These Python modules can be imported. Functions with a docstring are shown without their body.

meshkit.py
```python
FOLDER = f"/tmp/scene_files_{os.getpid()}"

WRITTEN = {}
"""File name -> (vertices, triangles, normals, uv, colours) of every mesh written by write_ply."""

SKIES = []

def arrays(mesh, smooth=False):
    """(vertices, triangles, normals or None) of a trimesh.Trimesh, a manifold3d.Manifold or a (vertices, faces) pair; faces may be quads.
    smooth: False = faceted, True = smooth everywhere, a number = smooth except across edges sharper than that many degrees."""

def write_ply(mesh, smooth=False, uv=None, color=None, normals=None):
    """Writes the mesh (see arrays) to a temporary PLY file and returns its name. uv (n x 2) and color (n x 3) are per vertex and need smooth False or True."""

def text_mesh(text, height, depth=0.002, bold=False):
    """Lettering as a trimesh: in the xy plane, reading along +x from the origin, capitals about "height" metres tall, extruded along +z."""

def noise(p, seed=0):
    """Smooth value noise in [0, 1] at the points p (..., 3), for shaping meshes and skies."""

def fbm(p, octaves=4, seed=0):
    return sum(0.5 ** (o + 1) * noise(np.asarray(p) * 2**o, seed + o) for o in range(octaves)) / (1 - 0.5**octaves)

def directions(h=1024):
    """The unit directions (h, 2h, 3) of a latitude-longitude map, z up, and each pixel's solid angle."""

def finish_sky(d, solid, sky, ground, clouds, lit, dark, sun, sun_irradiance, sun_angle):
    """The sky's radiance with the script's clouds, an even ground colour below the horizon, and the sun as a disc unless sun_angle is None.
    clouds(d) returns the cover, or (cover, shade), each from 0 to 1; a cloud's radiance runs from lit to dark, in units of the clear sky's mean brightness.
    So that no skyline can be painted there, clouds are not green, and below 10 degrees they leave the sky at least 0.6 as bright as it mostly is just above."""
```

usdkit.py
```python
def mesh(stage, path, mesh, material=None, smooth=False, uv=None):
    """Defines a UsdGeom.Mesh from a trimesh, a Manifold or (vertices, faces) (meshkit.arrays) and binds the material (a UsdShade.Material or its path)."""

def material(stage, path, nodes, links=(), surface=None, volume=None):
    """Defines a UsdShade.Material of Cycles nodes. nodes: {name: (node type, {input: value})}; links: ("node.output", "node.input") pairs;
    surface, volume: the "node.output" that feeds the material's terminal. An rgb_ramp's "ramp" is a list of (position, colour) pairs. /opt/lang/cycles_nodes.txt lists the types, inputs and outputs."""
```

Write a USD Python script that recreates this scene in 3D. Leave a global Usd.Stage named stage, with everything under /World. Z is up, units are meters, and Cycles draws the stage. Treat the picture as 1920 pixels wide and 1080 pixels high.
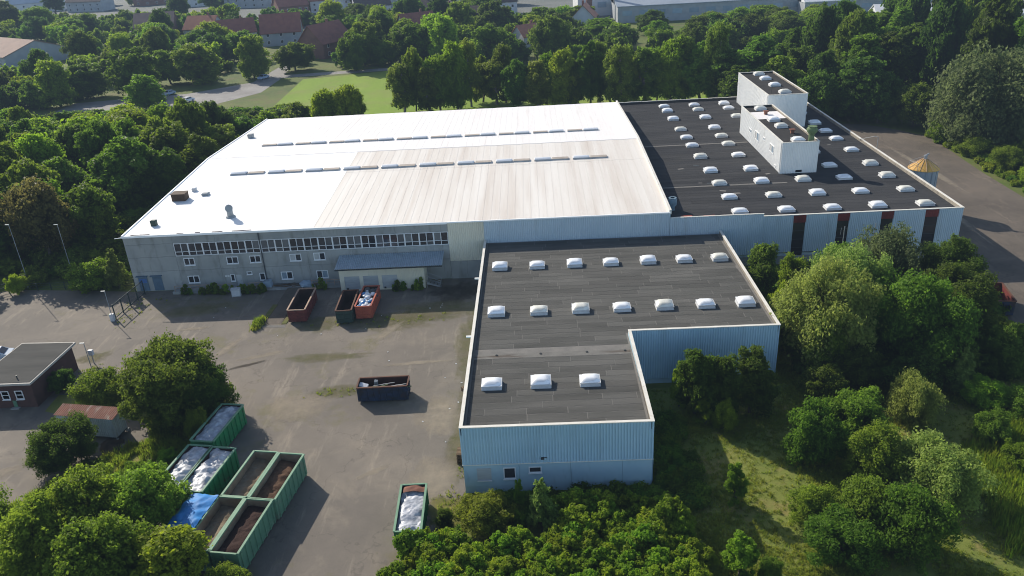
import math, random
import numpy as np, trimesh, usdkit, meshkit
from pxr import Usd, UsdGeom, UsdLux, UsdShade, Gf, Sdf, Vt
from shapely.geometry import Polygon, Point, box as sbox
from shapely.ops import unary_union

stage = Usd.Stage.CreateInMemory()
UsdGeom.SetStageUpAxis(stage, 'Z'); UsdGeom.SetStageMetersPerUnit(stage, 1.0)
world = UsdGeom.Xform.Define(stage, '/World'); stage.SetDefaultPrim(world.GetPrim())
UsdGeom.Scope.Define(stage, '/World/Looks')

# ------------------------------------------------------------------ camera, sky, sun, exposure
cam = UsdGeom.Camera.Define(stage, '/World/camera')
cam.CreateHorizontalApertureAttr(36.0); cam.CreateVerticalApertureAttr(20.25)
cam.CreateFocalLengthAttr(28.013)
cam.AddTransformOp().Set(Gf.Matrix4d(
    0.99854539, 0.01318011, -0.05228179, 0,
    0.04165476, 0.42709582, 0.90324639, 0,
    0.03423422, -0.90411031, 0.42592555, 0,
    7.05403019, -54.40971791, 44.9988271, 1))
cam.CreateExposureAttr(0.38)
SUN_EL, SUN_AZ = math.radians(31.5), math.radians(-42.0)
SD = np.array([math.cos(SUN_EL) * math.sin(SUN_AZ), math.cos(SUN_EL) * math.cos(SUN_AZ), math.sin(SUN_EL)])
usdkit.material(stage, '/World/Looks/sky', {
    'sky': ('sky_texture', {'sky_type': 'single_scattering', 'sun_disc': False, 'sun_elevation': SUN_EL, 'sun_rotation': SUN_AZ,
                            'altitude': 150.0, 'air_density': 1.0, 'aerosol_density': 1.2, 'ozone_density': 1.0}),
    'bg': ('background_shader', {'strength': 0.11})}, [('sky.color', 'bg.color')], surface='bg.background')
dome = UsdLux.DomeLight.Define(stage, '/World/sky')
UsdShade.MaterialBindingAPI.Apply(dome.GetPrim()).Bind(UsdShade.Material.Get(stage, '/World/Looks/sky'))
dome.GetPrim().SetCustomDataByKey('kind', 'structure')
dome.GetPrim().SetCustomDataByKey('label', 'clear pale blue morning sky over the whole site')
sun = UsdLux.DistantLight.Define(stage, '/World/sun')
sun.CreateIntensityAttr(1.1); sun.CreateAngleAttr(0.5); sun.CreateNormalizeAttr(True); sun.CreateColorAttr(Gf.Vec3f(1.0, 0.92, 0.80))
zx = np.cross([0, 0, 1.0], SD); zx /= np.linalg.norm(zx); zy = np.cross(SD, zx)
sun.AddTransformOp().Set(Gf.Matrix4d(*zx, 0, *zy, 0, *SD, 0, 0, 0, 100, 1))

# ------------------------------------------------------------------ helpers
R = random.Random(7)
used = {}
BASE = {}


def numbered(parent, name):
    k = f'{parent}/{name}'
    n = used.get(k, 0); used[k] = n + 1
    return k if n == 0 else f'{k}_{n:03d}'


def tag(path, label=None, cat=None, group=None, kind=None):
    p = stage.GetPrimAtPath(path)
    for key, v in (('label', label), ('category', cat), ('group', group), ('kind', kind)):
        if v:
            p.SetCustomDataByKey(key, v)
    return path


def thing(name, label, cat, loc=(0, 0, 0), rz=0.0, group=None, scale=None):
    path = numbered('/World', name)
    x = UsdGeom.Xform.Define(stage, path)
    x.AddTranslateOp().Set(Gf.Vec3d(*map(float, loc)))
    if rz:
        x.AddRotateZOp().Set(float(rz))
    if scale is not None:
        x.AddScaleOp().Set(Gf.Vec3f(*map(float, scale)))
    BASE[path] = np.array(loc, float)
    return tag(path, label, cat, group)


class MB:
    """collects faces of one mesh"""
    def __init__(self):
        self.v, self.f, self.n = [], [], 0

    def add(self, v, f):
        v = np.asarray(v, float); f = np.asarray(f, int)
        self.v.append(v); self.f.append(f + self.n); self.n += len(v)
        return self

    def mesh(self, m):
        return self.add(m.vertices, m.faces)

    def hexa(self, p):
        """8 corners: bottom 4 counter-clockwise, then top 4"""
        q = np.array([[0, 3, 2, 1], [4, 5, 6, 7], [0, 1, 5, 4], [1, 2, 6, 5], [2, 3, 7, 6], [3, 0, 4, 7]])
        return self.add(p, np.vstack([q[:, [0, 1, 2]], q[:, [0, 2, 3]]]))

    def box(self, x0, x1, y0, y1, z0, z1):
        return self.hexa([(x0, y0, z0), (x1, y0, z0), (x1, y1, z0), (x0, y1, z0), (x0, y0, z1), (x1, y0, z1), (x1, y1, z1), (x0, y1, z1)])

    def cbox(self, c, s, rz=0.0, rx=0.0, ry=0.0):
        m = trimesh.creation.box(s)
        T = trimesh.transformations.euler_matrix(rx, ry, rz)
        T[:3, 3] = c
        m.apply_transform(T)
        return self.mesh(m)

    def tube(self, p0, p1, r0, r1=None, n=8, cap=True):
        p0, p1 = np.array(p0, float), np.array(p1, float)
        r1 = r0 if r1 is None else r1
        d = p1 - p0; d /= np.linalg.norm(d) + 1e-9
        a = np.cross(d, [0, 0, 1.0] if abs(d[2]) < .9 else [1.0, 0, 0]); a /= np.linalg.norm(a); b = np.cross(d, a)
        t = np.arange(n) * 2 * np.pi / n
        ring = np.cos(t)[:, None] * a + np.sin(t)[:, None] * b
        v = np.vstack([p0 + ring * r0, p1 + ring * r1] + ([[p0], [p1]] if cap else []))
        f = []
        for i in range(n):
            j = (i + 1) % n
            f += [[i, j, n + j], [i, n + j, n + i]]
            if cap:
                f += [[j, i, 2 * n], [n + i, n + j, 2 * n + 1]]
        return self.add(v, f)

    def quad(self, a, b, c, d):
        return self.add([a, b, c, d], [[0, 1, 2], [0, 2, 3]])

    def lathe(self, prof, c=(0, 0, 0), n=24):
        prof = np.array(prof, float)
        t = np.arange(n) * 2 * np.pi / n
        v = np.concatenate([np.stack([r * np.cos(t), r * np.sin(t), np.full(n, z)], 1) for r, z in prof]) + np.array(c)
        f = []
        for k in range(len(prof) - 1):
            for i in range(n):
                j = (i + 1) % n
                f += [[k * n + i, k * n + j, (k + 1) * n + j], [k * n + i, (k + 1) * n + j, (k + 1) * n + i]]
        return self.add(v, f)

    def get(self):
        return np.vstack(self.v), np.vstack(self.f)


def put(parent, name, mb, mat, label=None, smooth=False, world_coords=True):
    """one Mesh prim under parent; world coordinates are turned into the thing's own"""
    v, f = mb.get() if isinstance(mb, MB) else mb
    root = parent
    while root and root not in BASE:
        root = root.rsplit('/', 1)[0]
    if world_coords and root in BASE:
        v = v - BASE[root]
    path = numbered(parent, name)
    usdkit.mesh(stage, path, (v, f), M[mat], smooth=smooth)
    if label:
        tag(path, label)
    return path


def copy_of(proto, name, label, cat, loc, rz=0.0, scale=(1, 1, 1), group=None):
    path = thing(name, label, cat, loc, rz, group, scale)
    p = stage.GetPrimAtPath(path)
    p.GetReferences().AddInternalReference(Sdf.Path(proto)); p.SetInstanceable(True)
    return path


# ------------------------------------------------------------------ materials
M = {}


def mat(name, c1, c2=None, scale=1.0, rough=0.75, stretch=(1, 1, 1), lo=.35, hi=.65, detail=6.0, spec=.3, metal=0.0, bump=0.0, bscale=None,
        rnd=0.0, c3=None, s3=1.0, lo3=.55, hi3=.75, st3=(1, 1, 1), alpha=None):
    """base colour mixed from noise in place; rnd: variation between objects; c3: a third colour in patches"""
    c2 = c2 or c1
    N = {'g': ('geometry', {}), 'm': ('mapping', {'scale': stretch}), 'n': ('noise_texture', {'scale': scale, 'detail': detail, 'roughness': .6}),
         'r': ('rgb_ramp', {'ramp': [(0, c1), (lo, c1), (hi, c2), (1, c2)]}),
         'p': ('principled_bsdf', {'roughness': rough, 'specular_ior_level': spec, 'metallic': metal})}
    L = [('g.position', 'm.vector'), ('m.vector', 'n.vector'), ('n.fac', 'r.fac')]
    out = 'r.color'
    if c3:
        N['m3'] = ('mapping', {'scale': st3, 'location': (3.1, 7.7, 1.3)}); N['n3'] = ('noise_texture', {'scale': s3, 'detail': 7.0, 'roughness': .62})
        N['r3'] = ('rgb_ramp', {'ramp': [(0, (0, 0, 0)), (lo3, (0, 0, 0)), (hi3, (1, 1, 1)), (1, (1, 1, 1))]})
        N['x3'] = ('mix_color', {'b': c3})
        L += [('g.position', 'm3.vector'), ('m3.vector', 'n3.vector'), ('n3.fac', 'r3.fac'), ('r3.color', 'x3.fac'), (out, 'x3.a')]
        out = 'x3.result'
    if rnd:
        N['o'] = ('object_info', {}); N['mr'] = ('map_range', {'from_min': 0.0, 'from_max': 1.0, 'to_min': 1 - rnd, 'to_max': 1 + rnd})
        N['h'] = ('hsv', {'hue': .5, 'saturation': 1.0, 'fac': 1.0})
        L += [('o.random', 'mr.value'), ('mr.result', 'h.value'), (out, 'h.color')]
        out = 'h.color'
    if bump:
        N['nb'] = ('noise_texture', {'scale': bscale or scale * 6, 'detail': 6.0}); N['b'] = ('bump', {'strength': bump, 'distance': .05})
        L += [('m.vector', 'nb.vector'), ('nb.fac', 'b.height'), ('b.normal', 'p.normal')]
    L.append((out, 'p.base_color'))
    M[name] = usdkit.material(stage, f'/World/Looks/{name}', N, L, surface='p.BSDF')
    return M[name]


def leaf_mat(name, c1, c2, c3, trans=.55, var=.24):
    """leaf to leaf, clump to clump and tree to tree variation"""
    N = {'g': ('geometry', {}), 'r': ('rgb_ramp', {'ramp': [(0, c1), (.55, c2), (1, c3)]}),
         'o': ('object_info', {}), 'mr': ('map_range', {'to_min': 1 - var, 'to_max': 1 + var}),
         'w': ('white_noise_texture', {'dimensions': '1D'}), 'mh': ('map_range', {'to_min': .468, 'to_max': .512}),
         'n': ('noise_texture', {'scale': .55, 'detail': 3.0}), 'mx': ('mix_float', {'fac': .5}),
         'h': ('hsv', {'saturation': 1.0, 'fac': 1.0}),
         'p': ('principled_bsdf', {'roughness': .55, 'specular_ior_level': .12}), 'h2': ('hsv', {'saturation': 1.02, 'value': 1.4, 'fac': 1.0}), 't': ('translucent_bsdf', {}), 's': ('mix_closure', {'fac': trans})}
    L = [('g.random_per_island', 'mx.a'), ('g.position', 'n.vector'), ('n.fac', 'mx.b'), ('mx.result', 'r.fac'), ('r.color', 'h.color'),
         ('o.random', 'mr.value'), ('mr.result', 'h.value'), ('o.random', 'w.w'), ('w.value', 'mh.value'), ('mh.result', 'h.hue'),
         ('h.color', 'p.base_color'), ('h.color', 'h2.color'), ('h2.color', 't.color'), ('p.BSDF', 's.closure1'), ('t.BSDF', 's.closure2')]
    M[name] = usdkit.material(stage, f'/World/Looks/{name}', N, L, surface='s.closure')


# -- ground
def asphalt(name, base, dark, dust, moss=None):
    N = {'g': ('geometry', {}),
         'n1': ('noise_texture', {'scale': .09, 'detail': 8.0, 'roughness': .65}), 'r1': ('rgb_ramp', {'ramp': [(0, dark), (.38, dark), (.62, base), (1, base)]}),
         'n2': ('noise_texture', {'scale': .22, 'detail': 9.0, 'roughness': .7, 'distortion': .6}), 'r2': ('rgb_ramp', {'ramp': [(0, (0, 0, 0)), (.52, (0, 0, 0)), (.74, (.8, .8, .8)), (1, (1, 1, 1))]}),
         'x2': ('mix_color', {'b': dust}),
         'mp': ('mapping', {'scale': (.35, .055, 1), 'rotation': (0, 0, .35)}), 'n3': ('noise_texture', {'scale': 1.6, 'detail': 6.0, 'roughness': .7}),
         'r3': ('rgb_ramp', {'ramp': [(0, (0, 0, 0)), (.56, (0, 0, 0)), (.70, (.55, .55, .55)), (1, (.6, .6, .6))]}), 'x3': ('mix_color', {'b': tuple(c * 1.35 for c in dust)}),
         'v': ('voronoi_texture', {'feature': 'distance_to_edge', 'scale': .085}), 'nd': ('noise_texture', {'scale': .6, 'detail': 5.0}), 'vm': ('vector_math', {'math_type': 'multiply_add', 'vector2': (5.0, 5.0, 0)}),
         'rv': ('rgb_ramp', {'ramp': [(0, (.45, .45, .45)), (.003, (.35, .35, .35)), (.007, (0, 0, 0)), (1, (0, 0, 0))]}), 'xv': ('mix_color', {'b': tuple(c * .6 for c in dark)}),
         'n4': ('noise_texture', {'scale': 9.0, 'detail': 6.0, 'roughness': .8}), 'r4': ('rgb_ramp', {'ramp': [(0, (.72, .72, .72)), (1, (1.28, 1.28, 1.28))]}),
         'x4': ('mix_color', {'blend_type': 'multiply', 'fac': 1.0}),
         'b': ('bump', {'strength': .25, 'distance': .02}), 'p': ('principled_bsdf', {'roughness': .85, 'specular_ior_level': .25})}
    L = [('g.position', 'n1.vector'), ('g.position', 'n2.vector'), ('g.position', 'mp.vector'), ('mp.vector', 'n3.vector'), ('g.position', 'n4.vector'), ('g.position', 'nd.vector'),
         ('n1.fac', 'r1.fac'), ('n2.fac', 'r2.fac'), ('r1.color', 'x2.a'), ('r2.color', 'x2.fac'), ('n3.fac', 'r3.fac'), ('x2.result', 'x3.a'), ('r3.color', 'x3.fac'),
         ('nd.color', 'vm.vector1'), ('g.position', 'vm.vector3'), ('vm.vector', 'v.vector'), ('v.distance', 'rv.fac'), ('x3.result', 'xv.a'), ('rv.color', 'xv.fac')]
    out = 'xv.result'
    if moss:
        N['nm'] = ('noise_texture', {'scale': .12, 'detail': 8.0, 'roughness': .7}); N['mm'] = ('mapping', {'location': (31, 12, 4)})
        N['rm'] = ('rgb_ramp', {'ramp': [(0, (0, 0, 0)), (.56, (0, 0, 0)), (.70, (.85, .85, .85)), (1, (.9, .9, .9))]}); N['xm'] = ('mix_color', {'b': moss})
        L += [('g.position', 'mm.vector'), ('mm.vector', 'nm.vector'), ('nm.fac', 'rm.fac'), ('rm.color', 'xm.fac'), (out, 'xm.a')]
        out = 'xm.result'
    L += [(out, 'x4.a'), ('n4.fac', 'r4.fac'), ('r4.color', 'x4.b'), ('x4.result', 'p.base_color'), ('n4.fac', 'b.height'), ('b.normal', 'p.normal')]
    M[name] = usdkit.material(stage, f'/World/Looks/{name}', N, L, surface='p.BSDF')


asphalt('asphalt', (.184, .160, .132), (.136, .120, .102), (.245, .208, .16), (.135, .125, .055))
asphalt('asphalt_right', (.140, .117, .094), (.098, .083, .068), (.175, .142, .108))
def stain_mat(name, c1, c2, scale, amount):
    """a stain that thins out towards its rim and is broken up by noise"""
    M[name] = usdkit.material(stage, f'/World/Looks/{name}', {
        'g': ('geometry', {}), 'a': ('attribute', {'attribute': 'fade'}), 'n': ('noise_texture', {'scale': scale, 'detail': 9.0, 'roughness': .72}), 'n2': ('noise_texture', {'scale': scale * .4, 'detail': 6.0}),
        'm': ('math', {'math_type': 'multiply_add', 'value2': 2.6, 'value3': -1.3}), 'ad': ('math', {'math_type': 'multiply_add', 'value2': 1.35, 'value3': -.25}), 'su': ('math', {'math_type': 'add'}), 'mu': ('math', {'math_type': 'multiply', 'value2': amount, 'use_clamp': True}),
        'm2': ('math', {'math_type': 'multiply', 'use_clamp': True}), 'r': ('rgb_ramp', {'ramp': [(.3, c1), (.7, c2)]}), 'p': ('principled_bsdf', {'roughness': .95, 'specular_ior_level': .1}), 't': ('transparent_bsdf', {}), 's': ('mix_closure', {})},
        [('g.position', 'n.vector'), ('g.position', 'n2.vector'), ('n.fac', 'm.value1'), ('a.fac', 'ad.value1'), ('m.value', 'su.value1'), ('ad.value', 'su.value2'), ('su.value', 'mu.value1'), ('mu.value', 'm2.value1'), ('a.fac', 'm2.value2'),
         ('n2.fac', 'r.fac'), ('r.color', 'p.base_color'), ('m2.value', 's.fac'), ('t.BSDF', 's.closure1'), ('p.BSDF', 's.closure2')], surface='s.closure')


stain_mat('moss_stain', (.105, .11, .035), (.17, .145, .09), 1.4, .5)
stain_mat('dust_stain', (.34, .29, .22), (.27, .235, .185), 1.3, .6)
stain_mat('damp_stain', (.06, .052, .042), (.085, .072, .058), .9, .7)
stain_mat('grass_stain', (.13, .14, .035), (.22, .19, .07), 1.8, 1.0)
asphalt('asphalt_far', (.26, .25, .24), (.20, .19, .18), (.30, .29, .27))
mat('soil_grass', (.07, .105, .018), (.13, .155, .03), .05, .95, c3=(.12, .11, .04), s3=.18, lo3=.5, hi3=.7, bump=.6, bscale=2.0)
mat('rough_grass', (.115, .155, .026), (.185, .205, .042), .22, .95, c3=(.24, .18, .07), s3=.35, lo3=.52, hi3=.75, bump=.8, bscale=5.0)
mat('island_grass', (.14, .165, .03), (.23, .21, .055), .4, .95, c3=(.06, .08, .02), s3=.5, bump=.8, bscale=5.0)
mat('meadow_grass', (.155, .25, .014), (.19, .285, .022), .12, .95, stretch=(1, .25, 1), c3=(.19, .23, .04), s3=.09, lo3=.45, hi3=.7, bump=.4, bscale=3.0)
mat('far_meadow', (.13, .20, .03), (.17, .22, .04), .03, .95)
mat('dark_soil', (.05, .036, .025), (.09, .06, .04), 1.2, .95, bump=.8, bscale=6)
mat('verge_moss', (.16, .14, .05), (.10, .12, .03), .9, .95, bump=.8, bscale=8)
# -- buildings
mat('cladding', (.44, .54, .61), (.50, .59, .65), .25, .45, spec=.5, c3=(.36, .40, .42), s3=.9, st3=(1, 1, .12), lo3=.56, hi3=.8)
mat('cladding_blue', (.33, .49, .60), (.38, .54, .65), .25, .45, spec=.5, c3=(.28, .39, .46), s3=.9, st3=(1, 1, .12), lo3=.56, hi3=.8)
mat('cladding_cream', (.70, .66, .54), (.64, .60, .48), .3, .5, spec=.4, c3=(.42, .40, .34), s3=.9, st3=(1, 1, .12), lo3=.6, hi3=.85)
mat('cladding_white', (.74, .74, .72), (.80, .80, .78), .3, .5, spec=.4, c3=(.55, .54, .5), s3=.8, st3=(1, 1, .15), lo3=.58, hi3=.85)
mat('concrete', (.26, .27, .265), (.32, .325, .31), .35, .9, rnd=.07, c3=(.17, .165, .15), s3=.8, st3=(1.2, 1, .35), lo3=.52, hi3=.78, bump=.3, bscale=12)
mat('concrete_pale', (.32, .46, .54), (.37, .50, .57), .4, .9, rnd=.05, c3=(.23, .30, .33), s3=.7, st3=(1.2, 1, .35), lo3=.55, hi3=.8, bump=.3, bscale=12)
mat('coping', (.72, .70, .64), (.62, .59, .52), .8, .55, c3=(.42, .37, .3), s3=1.6, lo3=.6, hi3=.8)
mat('coping_inner', (.30, .27, .22), (.22, .20, .17), .7, .85, c3=(.14, .12, .1), s3=1.5, lo3=.5, hi3=.7)
mat('felt_wing', (.076, .076, .070), (.108, .106, .098), .5, .95, spec=.12, stretch=(.25, 1.3, 1), rnd=.17, c3=(.105, .10, .092), s3=.8, st3=(.3, 1.5, 1), lo3=.58, hi3=.85, bump=.3, bscale=14)
mat('felt_seam', (.20, .19, .175), (.16, .155, .145), 1.0, .92, spec=.1)
mat('felt_dark', (.035, .036, .039), (.050, .050, .051), .35, .95, spec=.1, stretch=(.25, 1.3, 1), rnd=.13, c3=(.06, .058, .055), s3=.5, st3=(.2, 1.4, 1), lo3=.6, hi3=.85, bump=.3, bscale=14)
mat('felt_gully', (.17, .165, .15), (.13, .125, .115), .8, .9, c3=(.055, .035, .022), s3=.45, st3=(.25, 2.5, 1), lo3=.56, hi3=.66)
mat('felt_tower', (.036, .035, .034), (.05, .048, .046), .5, .95, spec=.1, bump=.3, bscale=14)
mat('roof_bright', (.90, .90, .89), (.92, .92, .91), .4, .6, stretch=(1, .06, 1), rnd=.004, c3=(.70, .69, .67), s3=.8, st3=(1, .08, 1), lo3=.6, hi3=.9)
mat('roof_cream', (.71, .665, .605), (.77, .735, .68), .5, .6, stretch=(1, .05, 1), rnd=.003, c3=(.56, .485, .415), s3=.42, st3=(1, .03, 1), lo3=.46, hi3=.78)
mat('roof_back', (.78, .75, .73), (.82, .80, .78), .4, .6, stretch=(1, .05, 1), rnd=.004, c3=(.64, .58, .53), s3=.7, st3=(1, .06, 1), lo3=.58, hi3=.9)
mat('white_paint', (.80, .80, .78), (.74, .74, .72), 1.0, .5)
mat('window_frame', (.72, .73, .74), (.66, .67, .68), 2.0, .45)
mat('pane_dark', (.014, .016, .02), (.03, .032, .036), .8, .08, spec=.6, rnd=.4)
mat('pane_sky', (.20, .27, .34), (.25, .32, .38), .6, .25, spec=.6, rnd=.2)
mat('pane_grey', (.06, .065, .07), (.085, .09, .095), .8, .12, spec=.6, rnd=.4)
mat('blind_dim', (.17, .17, .165), (.13, .13, .13), 2.0, .7)
mat('dome_old', (.66, .66, .60), (.58, .57, .50), 2.0, .35, spec=.5, rnd=.05)
mat('blind', (.42, .43, .43), (.36, .37, .37), 2.0, .7)
mat('shutter', (.42, .44, .45), (.36, .38, .39), 1.5, .5, rnd=.06, stretch=(.4, 1, 3))
mat('zinc', (.36, .43, .49), (.43, .50, .56), .6, .38, metal=.35, spec=.5, c3=(.2, .2, .2), s3=.7, lo3=.55, hi3=.8)
mat('steel', (.35, .36, .37), (.28, .29, .30), 2.0, .45, metal=.4)
mat('dark_steel', (.03, .035, .035), (.05, .055, .055), 2.0, .5)
mat('downpipe', (.05, .055, .06), (.07, .075, .08), 2.0, .5)
mat('dome_white', (.82, .84, .86), (.78, .80, .82), 2.0, .22, spec=.6, rnd=.03)
mat('curb', (.58, .59, .60), (.48, .49, .50), 2.0, .55)
mat('patch_cover', (.40, .35, .30), (.32, .28, .24), 1.0, .7, rnd=.08)
mat('strip_side', (.36, .37, .38), (.28, .29, .30), 1.0, .6)
mat('red_panel', (.16, .022, .018), (.11, .016, .014), 1.0, .55)
mat('black_glass', (.010, .010, .012), (.020, .018, .018), .9, .12, spec=.5)
mat('vent_brown', (.085, .055, .038), (.06, .038, .026), 1.2, .8, stretch=(3, 3, .3))
mat('vent_grey', (.28, .31, .33), (.22, .24, .26), 1.5, .5, metal=.3)
mat('vent_rust', (.20, .08, .05), (.14, .06, .04), 2.0, .8)
mat('vent_green', (.13, .19, .085), (.09, .14, .06), 1.5, .6, c3=(.06, .09, .04), s3=1.5)
mat('vent_blue', (.16, .24, .30), (.12, .18, .23), 1.5, .5)
# -- objects
mat('maroon', (.155, .035, .030), (.115, .028, .025), .8, .6, c3=(.07, .03, .022), s3=1.4, lo3=.55, hi3=.75)
mat('orange_red', (.42, .10, .055), (.34, .08, .05), .8, .6, c3=(.16, .06, .04), s3=1.3, lo3=.55, hi3=.75)
mat('bottle_green', (.022, .045, .036), (.03, .055, .045), .8, .6, c3=(.06, .035, .025), s3=1.2, lo3=.52, hi3=.72)
mat('navy', (.014, .018, .024), (.016, .032, .075), 1.0, .6, stretch=(1, 1, 2.5), c3=(.045, .026, .02), s3=1.2, lo3=.52, hi3=.7)
mat('green_paint', (.014, .18, .062), (.022, .14, .058), .8, .55, c3=(.075, .06, .035), s3=1.3, lo3=.6, hi3=.72)
mat('green_faded', (.10, .21, .13), (.075, .17, .11), .8, .6, c3=(.14, .16, .12), s3=1.0)
mat('rim_pale', (.42, .30, .22), (.32, .20, .14), 1.5, .7)
mat('rim_green', (.16, .30, .19), (.12, .24, .15), 1.5, .6)
mat('rust_inside', (.055, .024, .018), (.035, .018, .014), 1.0, .9)
mat('rust_rim', (.14, .06, .035), (.09, .042, .028), 1.5, .8)
mat('soil_brown', (.085, .045, .025), (.13, .075, .045), 1.5, .95, bump=.7, bscale=6)
mat('soil_black', (.030, .014, .010), (.045, .022, .016), 1.5, .95, bump=.7, bscale=6)
mat('sand_tan', (.24, .20, .14), (.17, .125, .08), 1.0, .95, bump=.6, bscale=6)
mat('white_film', (.55, .57, .61), (.24, .26, .30), 1.4, .45, spec=.5, detail=8.0, bump=.6, bscale=5)
mat('tarp_blue', (.03, .24, .60), (.022, .17, .46), .9, .6, spec=.25, bump=.4, bscale=4)
mat('bag_white', (.70, .72, .75), (.60, .62, .66), 2.0, .4)
mat('bag_blue', (.05, .22, .48), (.06, .17, .36), 2.0, .4)
mat('bag_dark', (.05, .055, .06), (.09, .09, .09), 2.0, .6)
mat('wood', (.20, .135, .08), (.13, .085, .05), 2.0, .85, stretch=(1, 4, 1))
mat('grey_wood', (.24, .23, .21), (.17, .16, .15), 2.0, .85)
mat('hut_edge', (.42, .40, .36), (.34, .32, .29), 1.0, .7)
mat('brick', (.085, .042, .036), (.062, .034, .030), 2.0, .9, rnd=.15)
mat('roof_rust', (.22, .085, .05), (.15, .055, .035), 1.2, .75, stretch=(3, .4, 1), c3=(.40, .36, .30), s3=1.0, st3=(2.2, .5, 1), lo3=.56, hi3=.72)
mat('shed_wall', (.34, .38, .39), (.40, .43, .44), 1.0, .5, c3=(.26, .25, .2), s3=1.0, st3=(1, 1, .2), lo3=.55, hi3=.75)
mat('silo_cone', (.58, .34, .08), (.50, .29, .07), .8, .55, c3=(.36, .24, .10), s3=1.2)
mat('silo_wall', (.25, .29, .33), (.32, .36, .40), .8, .45, metal=.3, stretch=(1, 1, .3))
mat('car_paint', (.42, .50, .58), (.42, .50, .58), 1, .25, spec=.6)
mat('car_white', (.70, .72, .75), (.70, .72, .75), 1, .25, spec=.6)
mat('car_blue', (.30, .38, .50), (.30, .38, .50), 1, .25, spec=.6)
mat('tyre', (.02, .02, .02), (.03, .03, .03), 3, .8)
mat('fence_green', (.018, .032, .030), (.026, .042, .04), 2.0, .55)
mat('blue_box', (.05, .12, .30), (.06, .15, .36), 2.0, .5)
mat('blue_door', (.10, .16, .22), (.08, .13, .18), 1.0, .5)
mat('bark', (.07, .055, .04), (.11, .095, .075), 3.0, .95, stretch=(1, 1, .25))
mat('bark_pale', (.28, .26, .22), (.12, .10, .085), 2.0, .9, stretch=(1, 1, 1.5))
# -- far town
mat('wall_white', (.55, .56, .57), (.48, .49, .50), .3, .85)
mat('wall_brick', (.20, .10, .075), (.16, .08, .06), .6, .9)
mat('wall_grey', (.34, .36, .38), (.28, .30, .32), .4, .85)
mat('tile_red', (.22, .085, .06), (.17, .065, .05), .6, .85)
mat('tile_orange', (.36, .15, .09), (.29, .12, .075), .6, .85)
mat('tile_dark', (.075, .055, .05), (.055, .042, .04), .6, .85)
mat('tile_brown', (.26, .165, .125), (.21, .135, .105), .3, .85)
mat('roof_white', (.66, .68, .70), (.58, .60, .62), .1, .6)
mat('roof_bluegrey', (.27, .31, .36), (.22, .26, .31), .1, .6)

leaf_mat('leaf_dark', (0.060, 0.110, 0.016), (0.111, 0.189, 0.025), (0.203, 0.309, 0.040))
leaf_mat('leaf_mid', (0.088, 0.163, 0.018), (0.166, 0.276, 0.029), (0.314, 0.439, 0.049))
leaf_mat('leaf_light', (0.132, 0.229, 0.017), (0.243, 0.363, 0.030), (0.386, 0.512, 0.053))
leaf_mat('leaf_birch', (0.099, 0.156, 0.020), (0.177, 0.256, 0.034), (0.284, 0.362, 0.056))
leaf_mat('leaf_yellow', (0.125, 0.200, 0.020), (0.215, 0.295, 0.032), (0.340, 0.410, 0.060))
leaf_mat('leaf_willow', (0.149, 0.220, 0.048), (0.266, 0.345, 0.076), (0.432, 0.498, 0.125))
leaf_mat('leaf_grey', (.085, .125, .045), (.145, .195, .075), (.23, .28, .115))
leaf_mat('leaf_fresh', (0.115, 0.225, 0.017), (0.195, 0.335, 0.027), (0.300, 0.450, 0.047))
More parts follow.
